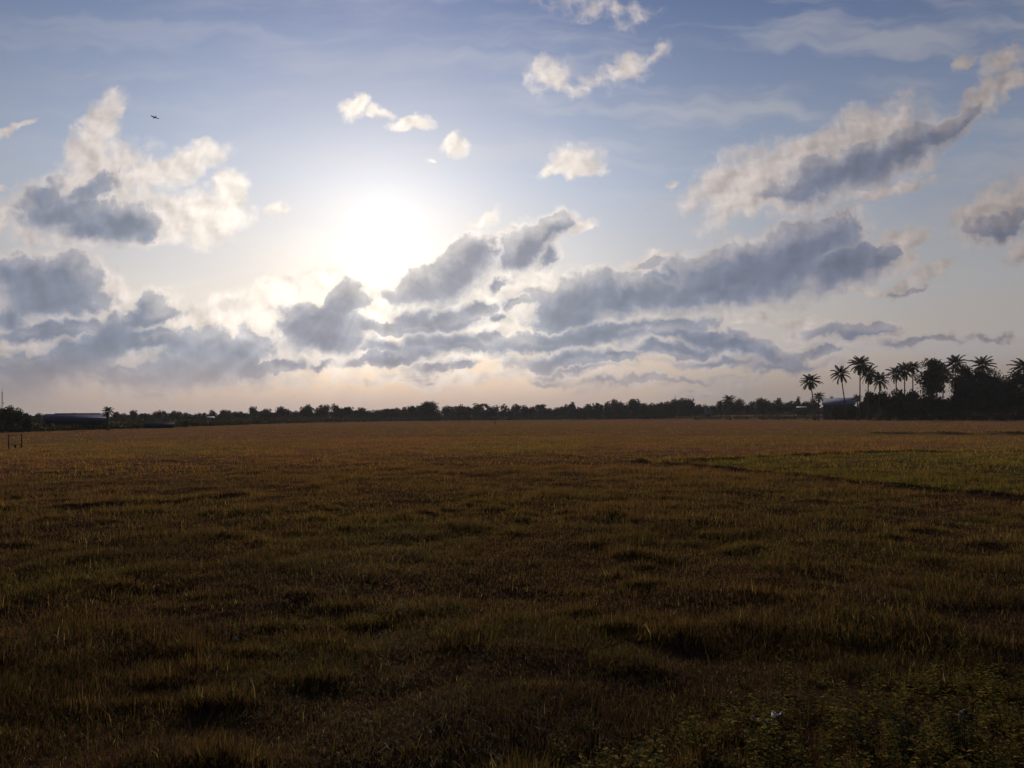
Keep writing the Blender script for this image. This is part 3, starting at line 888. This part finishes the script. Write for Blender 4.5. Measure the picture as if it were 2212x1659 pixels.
def palm_crown(name, seed, L=4.2, nf=26, lo=-.9, hi=1.35, mat=None, wind=.25):
    rs = random.Random(seed); V, F = [], []
    for i in range(nf):
        u = (i + rs.uniform(-.3, .3)) / nf
        rise = hi + (lo - hi) * max(0, min(1, u))
        az = i * 2.39996 + rs.uniform(-.2, .2)
        v, f = frond_geo(L * rs.uniform(.82, 1.08) * (.86 + .14 * math.sin(math.pi * u)), rise, rs.uniform(.9, 1.5), az, rs)
        o = len(V)
        V += [p + Vector((wind * .04 * p.z, 0, 0)) for p in v]; F += [tuple(k + o for k in q) for q in f]
    flat = [k for q in F for k in q]
    return mesh_np(name, [tuple(p) for p in V], flat, mat or M_PALM, [len(q) for q in F])

CROWNS = [palm_crown('palm_crown', 300 + i, 4.2, nf, lo, hi) for i, (nf, lo, hi) in enumerate([(34, -1.2, 1.45), (27, -.85, 1.45), (33, -1.0, 1.5), (29, -.7, 1.52)])]
def dead_fronds(seed):
    rs = random.Random(seed); V, F = [], []
    for i in range(4):
        v, f = frond_geo(2.8, -1.2, .35, rs.uniform(0, 6.28), rs, 18)
        o = len(V); V += v; F += [tuple(k + o for k in q) for q in f]
    return mesh_np('dead_fronds', [tuple(p) for p in V], [k for q in F for k in q], M_DRYPALM, [len(q) for q in F])
DEAD = dead_fronds(9)

def nuts_mesh():
    bmv = MB(); rs = random.Random(4)
    for i in range(9):
        a = rs.uniform(0, 6.28); c = Vector((.34 * math.cos(a), .34 * math.sin(a), -.25 - rs.random() * .35)); r = .14
        rings = []
        for q in range(1, 4):
            ph = math.pi * q / 4
            for k in range(6): rings.append(c + Vector((r * math.sin(ph) * math.cos(k * 1.047), r * math.sin(ph) * math.sin(k * 1.047), r * 1.25 * math.cos(ph))))
        vs_ = rings + [c + Vector((0, 0, r * 1.25)), c - Vector((0, 0, r * 1.25))]
        fs_ = [(k, 6 + k, 6 + (k + 1) % 6, (k + 1) % 6) for k in range(6)] + [(6 + k, 12 + k, 12 + (k + 1) % 6, 6 + (k + 1) % 6) for k in range(6)]
        fs_ += [(18, k, (k + 1) % 6) for k in range(6)] + [(19, 12 + (k + 1) % 6, 12 + k) for k in range(6)]
        bmv.add(vs_, fs_)
    return bmv.mesh('coconuts', solid('coconut_husk', (.06, .055, .025), (.10, .08, .035), 4, .7), True)
NUTS = nuts_mesh()

def i_droop(label): return len(label) % 3 == 0      # about one palm in three has a flatter, more hanging crown

def palm(cx, cy, bx, R_px, kind, dist, label, bend=.0, dead=False, nuts=True, scale=1.0):
    """crown centre bearing (cx, cy), foot bearing bx, crown radius in print units"""
    top = at(cx, cy, dist)
    foot = at(bx, 894, dist); foot.z = tz(foot.x, foot.y) - .1
    root = empty('coconut_palm', (foot.x, foot.y, foot.z))
    tag(root, label, 'palm tree')
    rel = top - foot; H = rel.z
    m = MB()
    pts, rad = [], []
    for i in range(13):
        t = i / 12
        k = t ** (1.0 + bend) if bend >= 0 else t ** (1 / (1 - bend))
        pts.append((rel.x * k, rel.y * k, H * t)); rad.append(.17 + .06 * (1 - t) + .16 * max(0, 1 - t * 14) + .02 * (i % 2))
    m.tube(pts, rad, 8)
    # swollen root foot
    for q in range(7):
        a = q * .9; m.tube([(0, 0, .45), (.45 * math.cos(a), .45 * math.sin(a), .05), (.8 * math.cos(a), .8 * math.sin(a), -.2)], [.14, .10, .05], 5)
    link('trunk', m.mesh('palm_trunk', M_PALMBARK, True), root)
    s = R_px / F_V * dist / 3.75
    c = link('crown', CROWNS[kind], root); c.location = rel; c.scale = (s * random.uniform(.9, 1.1), s * random.uniform(.9, 1.1), s * random.uniform(.85, 1.18)); c.rotation_euler = (random.uniform(-.16, .16), random.uniform(-.16, .16), random.uniform(0, 6.28))
    if nuts:
        n = link('coconuts', NUTS, root); n.location = rel; n.scale = (1.1,) * 3
    if i_droop(label):
        c.scale = (c.scale[0], c.scale[1], c.scale[2] * .8)
    if dead:
        d = link('dead_fronds', DEAD, root); d.location = rel - Vector((0, 0, .3)); d.scale = (s, s, s); d.rotation_euler = (0, 0, 1.0)
        d['label'] = 'brown withered fronds hanging below the crown'
    return root

palm(1750, 823, 1760, 24.0, 0, 296, 'leftmost tall coconut palm, round full crown on a bare trunk', .6)
palm(1816, 808, 1829, 22.5, 1, 300, 'second tall palm from the left with an open star of fronds', .2)
palm(1858, 788, 1856, 27.0, 2, 304, 'tallest palm with an upswept crown, left of the close pair', -.3)
palm(1876, 806, 1874, 21.0, 0, 298, 'slender palm close beside the tallest one with brown withered fronds', .1, True)
palm(1901, 822, 1897, 22.0, 3, 301, 'palm with a shaggy low crown right of the close pair', 0)
palm(1935, 807, 1938, 19.0, 1, 309, 'thin-trunked palm left of the crowded twin crowns', .2)
palm(1954, 801, 1954, 21.0, 2, 314, 'left one of the two crowded palm crowns beside the tall dark tree', 0)
palm(1972, 793, 1971, 22.5, 3, 308, 'right one of the two crowded palm crowns beside the tall dark tree', 0, True)
palm(2041, 808, 2034, 24.0, 0, 316, 'palm half hidden behind the right side of the tall dark tree', .3)
palm(2064, 785, 2062, 23.0, 2, 312, 'palm with pointed upright crown above the dense trees', .2)
palm(2122, 789, 2118, 25.0, 1, 315, 'palm with a wide fan crown topping the dark grove on the right', 0)
palm(2211, 793, 2214, 24.0, 3, 300, 'palm cut by the right picture edge', 0)
palm(2196, 815, 2190, 17.0, 1, 306, 'small palm in front of the grove close to the right edge', 0)
palm(1769, 857, 1767, 15.0, 1, 300, 'short young palm between the two leftmost palms and the blue roof', 0, nuts=False)
palm(1852, 861, 1851, 11.0, 3, 296, 'low bushy palm at the foot of the tallest palm', 0, nuts=False)
palm(1575, 866, 1576, 17.0, 3, 420, 'squat broad palm with upright fronds beside the pale house', 0, nuts=False)
palm(1556, 872, 1557, 10.0, 3, 424, 'smaller squat palm left of the broad one beside the pale house', 0, nuts=False)
palm(233, 889, 234, 13, 0, 186, 'lone ragged young palm at the right end of the long blue-roofed shed', 0, nuts=False)
palm(2262, 800, 2266, 24.0, 0, 305, 'palm just beyond the right picture edge', 0)
palm(441, 896, 441, 7.0, 1, 380, 'small hazy palm standing low in the far left tree row', 0, nuts=False)

# dark broadleaf trees of the grove
for kind, xx, yt, w, dd, lab in (
        (2, 2011, 765, 50, 303, 'tall narrow dark broadleaf tree rising among the palm crowns'),
        (2, 2078, 781, 40, 306, 'dark upright tree under the pointed palm crown'),
        (0, 2112, 799, 56, 304, 'wide dark tree under the fan-crowned palm'),
        (1, 2145, 800, 54, 307, 'wide dark tree in the middle of the right-hand grove'),
        (3, 2166, 815, 44, 300, 'lower dark tree on the right shoulder of the grove'),
        (1, 2186, 815, 40, 305, 'dark tree second from the right picture edge'),
        (0, 2210, 806, 46, 302, 'dark tree cut by the right picture edge'),
        (3, 2090, 816, 50, 298, 'bushy dark tree filling the front left of the dense grove'),
        (0, 2128, 822, 52, 296, 'bushy dark tree filling the front centre of the dense grove'),
        (1, 2255, 803, 54, 304, 'dark tree outside the right picture edge'),
        (3, 2300, 812, 54, 300, 'dark tree well outside the right picture edge')):
    plant(GROVE[kind], xx, yt, dd, w, label=lab)
for kind, xx, yt, w, dd, lab in (
        (0, 1880, 842, 30, 302, 'dark shrub behind the trunks of the close pair of palms'),
        (1, 1912, 843, 38, 306, 'tall dark shrub under the shaggy low palm crown'),
        (2, 1940, 842, 36, 303, 'dark shrub below the thin-trunked palm'),
        (0, 1967, 840, 38, 300, 'tall dark shrub below the two crowded palm crowns'),
        (1, 1994, 850, 34, 298, 'dark shrub at the left foot of the tall dark tree'),
        (2, 2024, 857, 34, 299, 'dark shrub at the right foot of the tall dark tree'),
        (0, 2048, 860, 38, 297, 'dark shrub in the dip right of the tall dark tree'),
        (1, 2068, 838, 36, 298, 'dark shrub under the dense trees, left end'),
        (2, 1862, 868, 24, 306, 'low shrub between blue roof and the tallest palm'),
        (0, 1836, 872, 26, 312, 'low shrub before the right end of the blue roof'),
        (1, 1806, 874, 24, 320, 'low shrub before the left end of the blue roof'),
        (2, 1796, 857, 10, 345, 'small shrub top peeping over the blue roof')):
    plant(SHRUB[kind], xx, yt, dd, w, label=lab, cat='shrub')

# undergrowth along the field edge and under the grove
def make_scrub():
    rs = np.random.default_rng(8)
    cs, rad, pk = [], [], []
    def clump(x, y, h, n):
        z = tz(x, y)
        for q in range(n):
            cs.append((x + rs.normal(0, .5), y + rs.normal(0, .5), z + h * rs.uniform(.1, .8))); rad.append(h * rs.uniform(.35, .6)); pk.append(26)
    for az in np.radians(np.arange(-42, 42, .085)):
        ed = float(edge_dist(np.array([az])))
        right = az > .07
        r = ed + rs.uniform(2, 10)
        hh = rs.uniform(.5, 1.2) * (ed / 330) * (2.0 if az < -.2 else 1.0)
        if right:
            r = ed + rs.uniform(-1.2, 1.2); hh = rs.uniform(.35, .7)
        clump(r * math.sin(az), r * math.cos(az), max(hh, .3), 3)
        if az < .2 and rs.random() < .8:
            r2 = ed + rs.uniform(12, 40); clump(r2 * math.sin(az), r2 * math.cos(az), max(hh, .5) * 1.3, 3)
    for i in range(230):                                             # skirt of the grove
        x = rs.uniform(1890, 2420); d = rs.uniform(287, 300)
        p = at(x, 880, d); clump(p.x, p.y, rs.uniform(1.2, 3.4), 3)
    for i in range(90):
        x = rs.uniform(1500, 1900); d = rs.uniform(330, 420)
        p = at(x, 880, d); clump(p.x, p.y, rs.uniform(1.0, 2.6), 3)
    V, F = leaf_cards(cs, rad, pk, .24, .8, rs)
    tag(link('undergrowth', mesh_np('undergrowth', V, F, M_SCRUB)), kind='stuff')
make_scrub()

# ------------------------------------------------------------------ buildings
def building(name, xl, xr, dist, y_ridge, y_eave, y_base, depth, roof_mat, wall_mat, label, cat, gable_front=False, turn=0.0, extra=None):
    c = at((xl + xr) / 2, y_base, dist); g = tz(c.x, c.y)
    w = (xr - xl) / F_V * dist
    ze = zpix((xl + xr) / 2, y_eave, dist) - g; zr = zpix((xl + xr) / 2, y_ridge, dist) - g
    root = empty(name, (c.x, c.y, g), -math.atan2(c.x, c.y) + turn)
    tag(root, label, cat)
    wl = MB(); hw, hd = w / 2 * .95, depth / 2 * .9
    wl.box((0, 0, ze / 2 - .2), (hw * 2, hd * 2, ze + .4))
    if gable_front:
        wl.add([(-hw, -hd, ze), (hw, -hd, ze), (0, -hd, zr * .98), (-hw, hd, ze), (hw, hd, ze), (0, hd, zr * .98)], [(0, 1, 2), (5, 4, 3), (0, 2, 5, 3), (1, 4, 5, 2)])
    else:
        wl.add([(-hw, -hd, ze), (-hw, hd, ze), (-hw, 0, zr * .98), (hw, -hd, ze), (hw, hd, ze), (hw, 0, zr * .98)], [(0, 2, 1), (3, 4, 5), (0, 3, 5, 2), (1, 2, 5, 4)])
    link('wall', wl.mesh('wall', wall_mat), root)
    rf = MB(); t = .07
    W2, D2 = w / 2 * 1.02, depth / 2 * 1.06
    if gable_front: slopes = [((-W2, ze - .08), (0.0, zr))  , ((W2, ze - .08), (0.0, zr))]
    else: slopes = [((-D2, ze - .08), (0.0, zr)), ((D2, ze - .08), (0.0, zr))]
    for (a0, z0), (a1, z1) in slopes:
        n = 1; L = D2 if gable_front else W2
        for i in range(n):                                           # sheets with a small lap
            l0, l1 = -L + 2 * L * i / n, -L + 2 * L * (i + 1) / n + .02
            dz = .003 * (i % 2)
            if gable_front: q = [(a0, l0, z0 + dz), (a1, l0, z1 + dz), (a1, l1, z1 + dz), (a0, l1, z0 + dz)]
            else: q = [(l0, a0, z0 + dz), (l1, a0, z0 + dz), (l1, a1, z1 + dz), (l0, a1, z1 + dz)]
            q2 = [(x, y, z + t) for x, y, z in q]
            rf.add(q + q2, [(3, 2, 1, 0), (4, 5, 6, 7), (0, 1, 5, 4), (1, 2, 6, 5), (2, 3, 7, 6), (3, 0, 4, 7)])
    rfo = link('roof', rf.mesh('roof', roof_mat), root)
    if extra: extra(root, rfo, hw, hd, ze, zr)
    dm = MB(); dm.box((hw * .45, -hd - .02, 1.0), (.9, .06, 2.0)); 
    if ze > 1.7: link('door', dm.mesh('door', M_DARK), root)
    if ze > 2.2:
        for k in (-.55, -.05):
            wm = MB(); wm.box((hw * k, -hd - .02, min(1.5, ze * .6)), (1.1, .06, .9)); link('window', wm.mesh('window', M_DARK), root)
    return root

def shed_extra(root, rfo, hw, hd, ze, zr):
    m = MB(); m.box((.1, 0, zr + .16), (hw * 1.55, 1.5, .10)); m.box((.1, -.6, zr + .04), (hw * 1.5, .06, .2)); m.box((.1, .6, zr + .04), (hw * 1.5, .06, .2))
    link('ridge_vent', m.mesh('ridge_vent', M_ROOF), rfo)
    a = MB(); a.box((hw + .55, -hd * .5, ze * .80), (2.1, 2.2, .08), 0)
    for px in (hw + 1.4,):
        a.box((px, -hd * .5 - .9, ze * .39), (.08, .08, ze * .78))
    o = link('awning', a.mesh('awning', M_PALE), root); o['label'] = 'bright pale sheet awning at the right end of the shed'
building('long_shed', 115, 218, 205, 894.5, 908.5, 924, 7, M_ROOF, M_WALL, 'long low shed with a stepped dusky blue metal roof at the left field edge', 'shed', extra=shed_extra)
building('tarpaulin_hut', 318, 371, 212, 912.5, 919.5, 928, 3.0, M_DARKROOF, M_DARKROOF, 'low dark blue tarpaulin hut at the field edge right of the young palm', 'hut')
building('metal_roofed_house', 1782, 1842, 345, 859.5, 874, 893, 11, M_ROOF2, M_WALL, 'house with a broad bluish metal roof behind the second palm', 'house', turn=0)
building('white_house', 1523, 1537, 440, 880, 884, 893, 4.5, M_PALE, M_WHITE, 'small pale gabled house half hidden in the trees left of the squat palm', 'house', True)
building('pale_roofed_shed', 1722, 1741, 420, 878.5, 880.5, 890, 4, M_PALE, M_WALL, 'tiny low shed with a pale roof left of the first palm', 'shed')
building('small_white_hut', 448, 462, 400, 900, 903, 908, 3, M_PALE, M_WHITE, 'tiny whitish hut under the hazy far left trees', 'hut')

# ------------------------------------------------------------------ masts
def lattice_mast():
    p = at(5, 846, 600); g = tz(p.x, p.y); H = p.z - g
    root = empty('lattice_mast', (p.x, p.y, g)); tag(root, 'thin grey lattice mast above the trees at the far left', 'mast')
    m = MB(); s0, s1 = .8, .35
    leg = lambda k, t: Vector(((s0 + (s1 - s0) * t) * math.cos(k * 2.094), (s0 + (s1 - s0) * t) * math.sin(k * 2.094), H * t))
    for k in range(3): m.tube([leg(k, 0), leg(k, 1)], .07, 5)
    n = 18
    for i in range(n):
        for k in range(3): m.tube([leg(k, i / n), leg((k + 1) % 3, (i + 1) / n)], .035, 4)
    link('lattice', m.mesh('lattice', M_GALV), root)
    a = MB(); a.tube([(0, 0, H - .2), (0, 0, H + 3.0)], .05, 5); link('spike', a.mesh('spike', M_GALV), root)
    b = MB()
    for zz, sx in ((H * .62, 1.3), (H * .40, -.9)): b.box((sx * .6, 0, zz), (1.0, .25, .5))
    link('antenna_panel', b.mesh('antenna_panel', M_GALV), root)
lattice_mast()
def pole_mast():
    p = at(1459, 853, 500); g = tz(p.x, p.y); H = p.z - g
    root = empty('pole_mast', (p.x, p.y, g)); tag(root, 'needle-thin radio pole above the trees right of the middle', 'mast')
    m = MB(); m.tube([(0, 0, -.3), (0, 0, H * .6), (0, 0, H)], [.18, .13, .07], 6); link('pole', m.mesh('pole', M_GALV), root)
    a = MB(); 
    for zz in (.90, .95): a.box((0, 0, H * zz), (1.0, .05, .05))
    link('aerial', a.mesh('aerial', M_GALV), root)
pole_mast()
def fence_post():
    p = ground_at(1069, 917); z = tz(p.x, p.y)
    m = MB(); m.tube([(0, 0, -.3), (.02, 0, .8), (.05, 0, 1.7)], [.10, .09, .07], 7)
    o = link('wooden_post', m.mesh('wooden_post', M_WOOD)); o.location = (p.x, p.y, z)
    tag(o, 'lone wooden post far out in the middle of the field', 'post')
fence_post()

def wooden_trestle():
    l = ground_at(18, 970); r = ground_at(46, 968.5)
    c = (l + r) / 2; w = (r - l).length; g = tz(c.x, c.y)
    root = empty('wooden_trestle', (c.x, c.y, g), math.atan2(r.y - l.y, r.x - l.x))
    tag(root, 'small dark wooden trestle of two posts and rails at the left edge of the field', 'trestle')
    k = c.length / F_V; H = 27 * k
    for sx in (-1, 1):
        m = MB(); m.tube([(sx * w / 2, 0, -.2), (sx * w / 2 + .01, .01, H * .5), (sx * w / 2, 0, H)], [.055, .045, .04], 7)
        link('post', m.mesh('post', M_WOOD), root)
    for zz in (.94, .30):
        m = MB(); m.tube([(-w / 2 + .03, .0, H * zz), (0, .01, H * zz - .015), (w / 2 - .03, 0, H * zz + .01)], .028, 6)
        link('rail', m.mesh('rail', M_WOOD), root)
    m = MB(); m.tube([(.0, -.01, H * .31), (.03, 0, H * .2), (.02, .0, H * .06)], [.05, .10, .05], 7); link('hanging_block', m.mesh('hanging_block', M_WOOD), root)
wooden_trestle()

# ------------------------------------------------------------------ birds
def bird_mesh():
    V, F = [], []
    def loft(secs, n=8):
        o = len(V)
        for c, rx, rz, axis in secs:
            for k in range(n):
                a = 2 * math.pi * k / n
                V.append(Vector(c) + Vector((0, 1, 0)) * 0 + Vector((rx * math.cos(a), 0, rz * math.sin(a))))
        for i in range(len(secs) - 1):
            for k in range(n): F.append((o + i * n + k, o + i * n + (k + 1) % n, o + (i + 1) * n + (k + 1) % n, o + (i + 1) * n + k))
        F.append(tuple(o + k for k in range(n))); F.append(tuple(o + (len(secs) - 1) * n + k for k in reversed(range(n))))
    loft([((0, .62, .02), .01, .01, 0), ((0, .54, .02), .05, .05, 0), ((0, .44, .03), .085, .08, 0), ((0, .34, .02), .08, .085, 0), ((0, .15, .0), .14, .13, 0), ((0, -.1, 0), .12, .11, 0), ((0, -.35, .0), .06, .05, 0), ((0, -.62, 0), .12, .012, 0), ((0, -.72, .0), .14, .006, 0)])
    for sg in (-1, 1):                                               # swept wings, thick at the root
        prof = [(.08, .22, -.16, .03), (.38, .30, -.10, .10), (.62, .22, -.10, .08), (.86, .06, -.14, .02), (1.0, -.12, -.20, -.03)]
        o = len(V)
        for xx, f, b, zz in prof:
            th = .03 * (1.05 - xx)
            V.extend([Vector((sg * xx, f, zz)), Vector((sg * xx, (f + b) / 2, zz + th + .004)), Vector((sg * xx, b, zz)), Vector((sg * xx, (f + b) / 2, zz - th))])
        for i in range(len(prof) - 1):
            for k in range(4): F.append((o + i * 4 + k, o + i * 4 + (k + 1) % 4, o + i * 4 + 4 + (k + 1) % 4, o + i * 4 + 4 + k))
        F.append((o, o + 1, o + 2, o + 3)); e = o + 4 * (len(prof) - 1); F.append((e + 3, e + 2, e + 1, e))
    return mesh_np('bird', [tuple(v) for v in V], [k for f in F for k in f], M_BIRD, [len(f) for f in F], smooth=True)
BIRD = bird_mesh()
def bird(x, y, dist, span, wing, head, label):
    """wing, head: directions as (right, up, towards the viewer)"""
    o = link('bird', BIRD); o.location = at(x, y, dist); s = span / 2
    right, up, back = (CAM_M @ Vector(v) for v in ((1, 0, 0), (0, 1, 0), (0, 0, 1)))
    wx = (right * wing[0] + up * wing[1] + back * wing[2]).normalized()
    fy = right * head[0] + up * head[1] + back * head[2]; fy = (fy - wx * fy.dot(wx)).normalized()
    m = Matrix((wx, fy, wx.cross(fy))).transposed()
    o.scale = (s, s, s); o.rotation_euler = m.to_euler()
    tag(o, label, 'bird', 'birds in the sky')
bird(334, 253.5, 36, .40, (-.93, .34, .1), (-.30, -.62, .72), 'dark bird with spread wings flying high above the left cloud')
bird(755, 837, 210, .62, (.9, .2, .3), (.4, .2, .8), 'tiny dark bird flying low beneath the sun')
bird(1400, 827, 230, .62, (.8, -.3, .4), (-.4, .3, .8), 'tiny dark bird flying low over the long right-hand trees')

# ------------------------------------------------------------------ foreground weeds, stones, litter
M_WEED = leafy('weed_leaves', (.065, .076, .020), (.330, .240, .065), .5, 9, .8, .015)
M_WEEDDARK = leafy('dark_weed_leaves', (.022, .028, .014), (.040, .044, .020), .25, 6, .8, .04)
M_STEM = solid('weed_stem', (.06, .05, .025), (.10, .075, .035), 12, .8)
def weed_geo(h, spread, nstem, nleaf, leaf, seed):
    rs = random.Random(seed); lv, lf = [], []; st = MB()
    for i in range(nstem):
        a = rs.uniform(0, 6.28); tilt = rs.uniform(.05, spread); hh = h * rs.uniform(.55, 1.0)
        b = Vector((rs.gauss(0, .025), rs.gauss(0, .025), -.02))
        pts = [b + Vector((math.cos(a) * tilt * hh * t * t, math.sin(a) * tilt * hh * t * t, hh * t)) for t in (0, .25, .5, .75, 1)]
        st.tube(pts, [.004, .0035, .003, .0022, .001], 4)
        for j in range(nleaf):
            t = .12 + .88 * j / nleaf; k = min(int(t * 4), 3); p = pts[k].lerp(pts[k + 1], t * 4 - k)
            la = j * 2.4 + rs.uniform(-.5, .5); l = leaf * rs.uniform(.6, 1.2) * (1.15 - .5 * t)
            d = Vector((math.cos(la), math.sin(la), rs.uniform(-.25, .55))).normalized()
            s_ = d.cross(Vector((0, 0, 1))).normalized(); nrm = s_.cross(d)
            o = len(lv); base = p + d * l * .25
            w = l * rs.uniform(.26, .36)
            lv += [base, base + d * l * .35 + s_ * w + nrm * w * .35, base + d * l * .75 + s_ * w * .7 + nrm * w * .25, base + d * l - nrm * l * .12,
                   base + d * l * .75 - s_ * w * .7 + nrm * w * .25, base + d * l * .35 - s_ * w + nrm * w * .35, base + d * l * .5]
            lf += [(o, o + 1, o + 6), (o + 1, o + 2, o + 6), (o + 2, o + 3, o + 6), (o + 3, o + 4, o + 6), (o + 4, o + 5, o + 6), (o + 5, o, o + 6)]
    return [tuple(v) for v in lv], lf, st
def weed(x, y, h, spread, nstem, nleaf, leaf, seed, label, mat=None, cat='weed'):
    p = ground_at(x, y); z = tz(p.x, p.y)
    root = empty('weed_plant', (p.x, p.y, z)); tag(root, label, cat)
    v, f, st = weed_geo(h, spread, nstem, nleaf, leaf, seed)
    link('leaves', mesh_np('weed_leaves', v, f, mat or M_WEED), root); link('stem', st.mesh('weed_stem', M_STEM), root)
weed(2082, 1418, .36, .18, 3, 20, .045, 1, 'tall thin leafy weed standing alone on the right of the field')
weed(1690, 1500, .46, .30, 4, 18, .050, 2, 'tall sprawling weed at the left top of the weedy corner')
weed(1505, 1640, .40, .30, 5, 18, .060, 3, 'yellow-green weed with stacked leaf tufts at the bottom edge')
weed(1415, 1655, .36, .30, 4, 16, .055, 4, 'yellowish bushy weed left of the stacked-tuft weed at the bottom')
weed(1265, 1585, .26, .45, 5, 14, .034, 5, 'weed with small pale leaf tips at the bottom left of the weedy corner')
weed(1205, 1640, .26, .35, 4, 14, .050, 6, 'broad-leaved green weed at the bottom, leftmost of the weeds')
weed(1590, 1470, .34, .22, 3, 20, .028, 7, 'slender weed left of the tall sprawling one')
weed(1885, 1520, .40, .35, 5, 20, .034, 8, 'bushy weed in the middle of the weedy corner')
weed(1960, 1655, .46, .45, 12, 26, .032, 9, 'large dark bush of small leaves in the bottom right corner', M_WEEDDARK, 'bush')
weed(2075, 1640, .42, .45, 12, 26, .032, 10, 'dark low bush of small leaves right of the larger dark bush', M_WEEDDARK, 'bush')
weed(1870, 1668, .40, .45, 11, 24, .032, 12, 'dark low bush of small leaves left of the larger dark bush', M_WEEDDARK, 'bush')
weed(2180, 1600, .36, .40, 6, 18, .034, 11, 'green weed at the right picture edge near the bottom')

def make_weeds():
    protos = [weed_geo(.30 + .05 * (i % 3), .50, 4, 11 + i % 4, (.040, .062, .030, .050, .036, .070, .044)[i], 60 + i) for i in range(7)]
    LV, LF, off = [], [], 0; SV, SF, soff = [], [], []
    rs = random.Random(31); n = 0
    while n < 400:
        u, v = rs.random(), rs.random()
        x = 1130 + 1150 * u ** .7; lo = 1700 - 245 * max(0, min(1, (x - 1150) / 620)) ** 1.1
        y = lo + (1745 - lo) * v
        if x < 1600 and rs.random() < .45: continue
        p = ground_at(x, y); z = tz(p.x, p.y); n += 1
        lv, lf, _ = protos[n % 7]
        a = rs.uniform(0, 6.28); s = rs.uniform(.5, 1.05); ca, sa = math.cos(a) * s, math.sin(a) * s
        A = np.array(lv); B = np.stack([A[:, 0] * ca - A[:, 1] * sa + p.x, A[:, 0] * sa + A[:, 1] * ca + p.y, A[:, 2] * s * .9 + z], 1)
        LV.append(B); LF.append(np.array(lf) + off); off += len(B)
    tag(link('weeds', mesh_np('weeds', np.concatenate(LV), np.concatenate(LF), M_WEED)), kind='stuff')
make_weeds()

def stone_mesh(name, sx, sy, sz, seed):
    import bmesh
    bm = bmesh.new(); bmesh.ops.create_icosphere(bm, subdivisions=3, radius=1.0)
    for v in bm.verts:
        c = v.co.copy()
        k = .5 + .9 * float(fbm(np.array([c.x * 1.3 + seed * 7 + c.z * 1.1]), np.array([c.y * 1.3 + c.z * .9]), seed, 3)[0])
        if c.z > .2: k *= 1 - .25 * abs(c.x)
        v.co = Vector((c.x * sx, c.y * sy, c.z * sz)) * k
    me = bpy.data.meshes.new(name); bm.to_mesh(me); bm.free(); me.materials.append(M_STONE)
    for p in me.polygons: p.use_smooth = True
    return me
for i, (x, y, sx, sy, sz, up, rz, lab) in enumerate(((1636, 1556, .060, .05, .040, .035, .3, 'pale domed stone in the grass left of the plastic scraps'),
                                             (2089, 1552, .080, .055, .06, .03, .9, 'pale tilted stone under the weeds near the right edge'),
                                             (1684, 1625, .060, .045, .042, .04, .1, 'tan stone below the plastic scraps at the bottom'))):
    p = ground_at(x, y); o = link('stone', stone_mesh('stone', sx, sy, sz, i + 3)); o.location = (p.x, p.y, tz(p.x, p.y) + up); o.rotation_euler = (.2, .35, rz)
    tag(o, lab, 'stone')
def scrap(x, y, w, d, seed, up, label):
    rs = np.random.default_rng(seed); n = 9
    gx, gy = np.meshgrid(np.linspace(-1, 1, n), np.linspace(-1, 1, n))
    edge = 1 - .25 * fbm(gx * 3 + seed, gy * 3, seed, 2)
    zz = (fbm(gx * 1.6 + seed, gy * 1.6, seed + 2, 3) - .4) * .12
    top = np.stack([gx * w / 2 * edge, gy * d / 2 * edge, zz], -1).reshape(-1, 3); bot = top - [0, 0, .004]
    f = []
    for i in range(n - 1):
        for j in range(n - 1):
            a = i * n + j; f.append((a, a + 1, a + n + 1, a + n)); f.append((a + n + n * n, a + n + 1 + n * n, a + 1 + n * n, a + n * n))
    rim = [j for j in range(n)] + [i * n + n - 1 for i in range(1, n)] + [(n - 1) * n + j for j in range(n - 2, -1, -1)] + [i * n for i in range(n - 2, 0, -1)]
    for a, b in zip(rim, rim[1:] + rim[:1]): f.append((b, a, a + n * n, b + n * n))
    o = link('plastic_scrap', mesh_np('plastic_scrap', np.vstack([top, bot]), f, M_LITTER, smooth=True))
    p = ground_at(x, y); o.location = (p.x, p.y, tz(p.x, p.y) + up); o.rotation_euler = (.25, .1, seed * .7)
    tag(o, label, 'litter')
scrap(1648, 1577, .20, .10, 3, .09, 'crumpled pale plastic sheet lying in the weeds beside the domed stone')
scrap(1680, 1569, .10, .06, 4, .10, 'small torn pale plastic piece right of the crumpled sheet')
scrap(1383, 1643, .05, .035, 5, .07, 'tiny bluish-white scrap of plastic at the bottom edge')
scrap(510, 1381, .035, .03, 6, .10, 'tiny white fleck of litter in the left grass')

# ------------------------------------------------------------------ humid evening air
def make_haze():
    m = bpy.data.materials.new('evening_haze'); m.use_nodes = True
    t = m.node_tree; t.nodes.clear()
    out = t.nodes.new('ShaderNodeOutputMaterial'); v = t.nodes.new('ShaderNodeVolumePrincipled')
    v.inputs['Color'].default_value = (.78, .82, .92, 1); v.inputs['Density'].default_value = HAZE; v.inputs['Anisotropy'].default_value = .2
    t.links.new(v.outputs[0], out.inputs['Volume'])
    b = MB(); b.box((0, 0, 0), (2, 2, 1))
    me = b.mesh('haze', m)
    o = link('haze', me); o.scale = (20000, 20000, 42); o.location = (0, 0, 19)
    tag(o, kind='stuff')
HAZE = 0.00009
if HAZE > 0: make_haze()
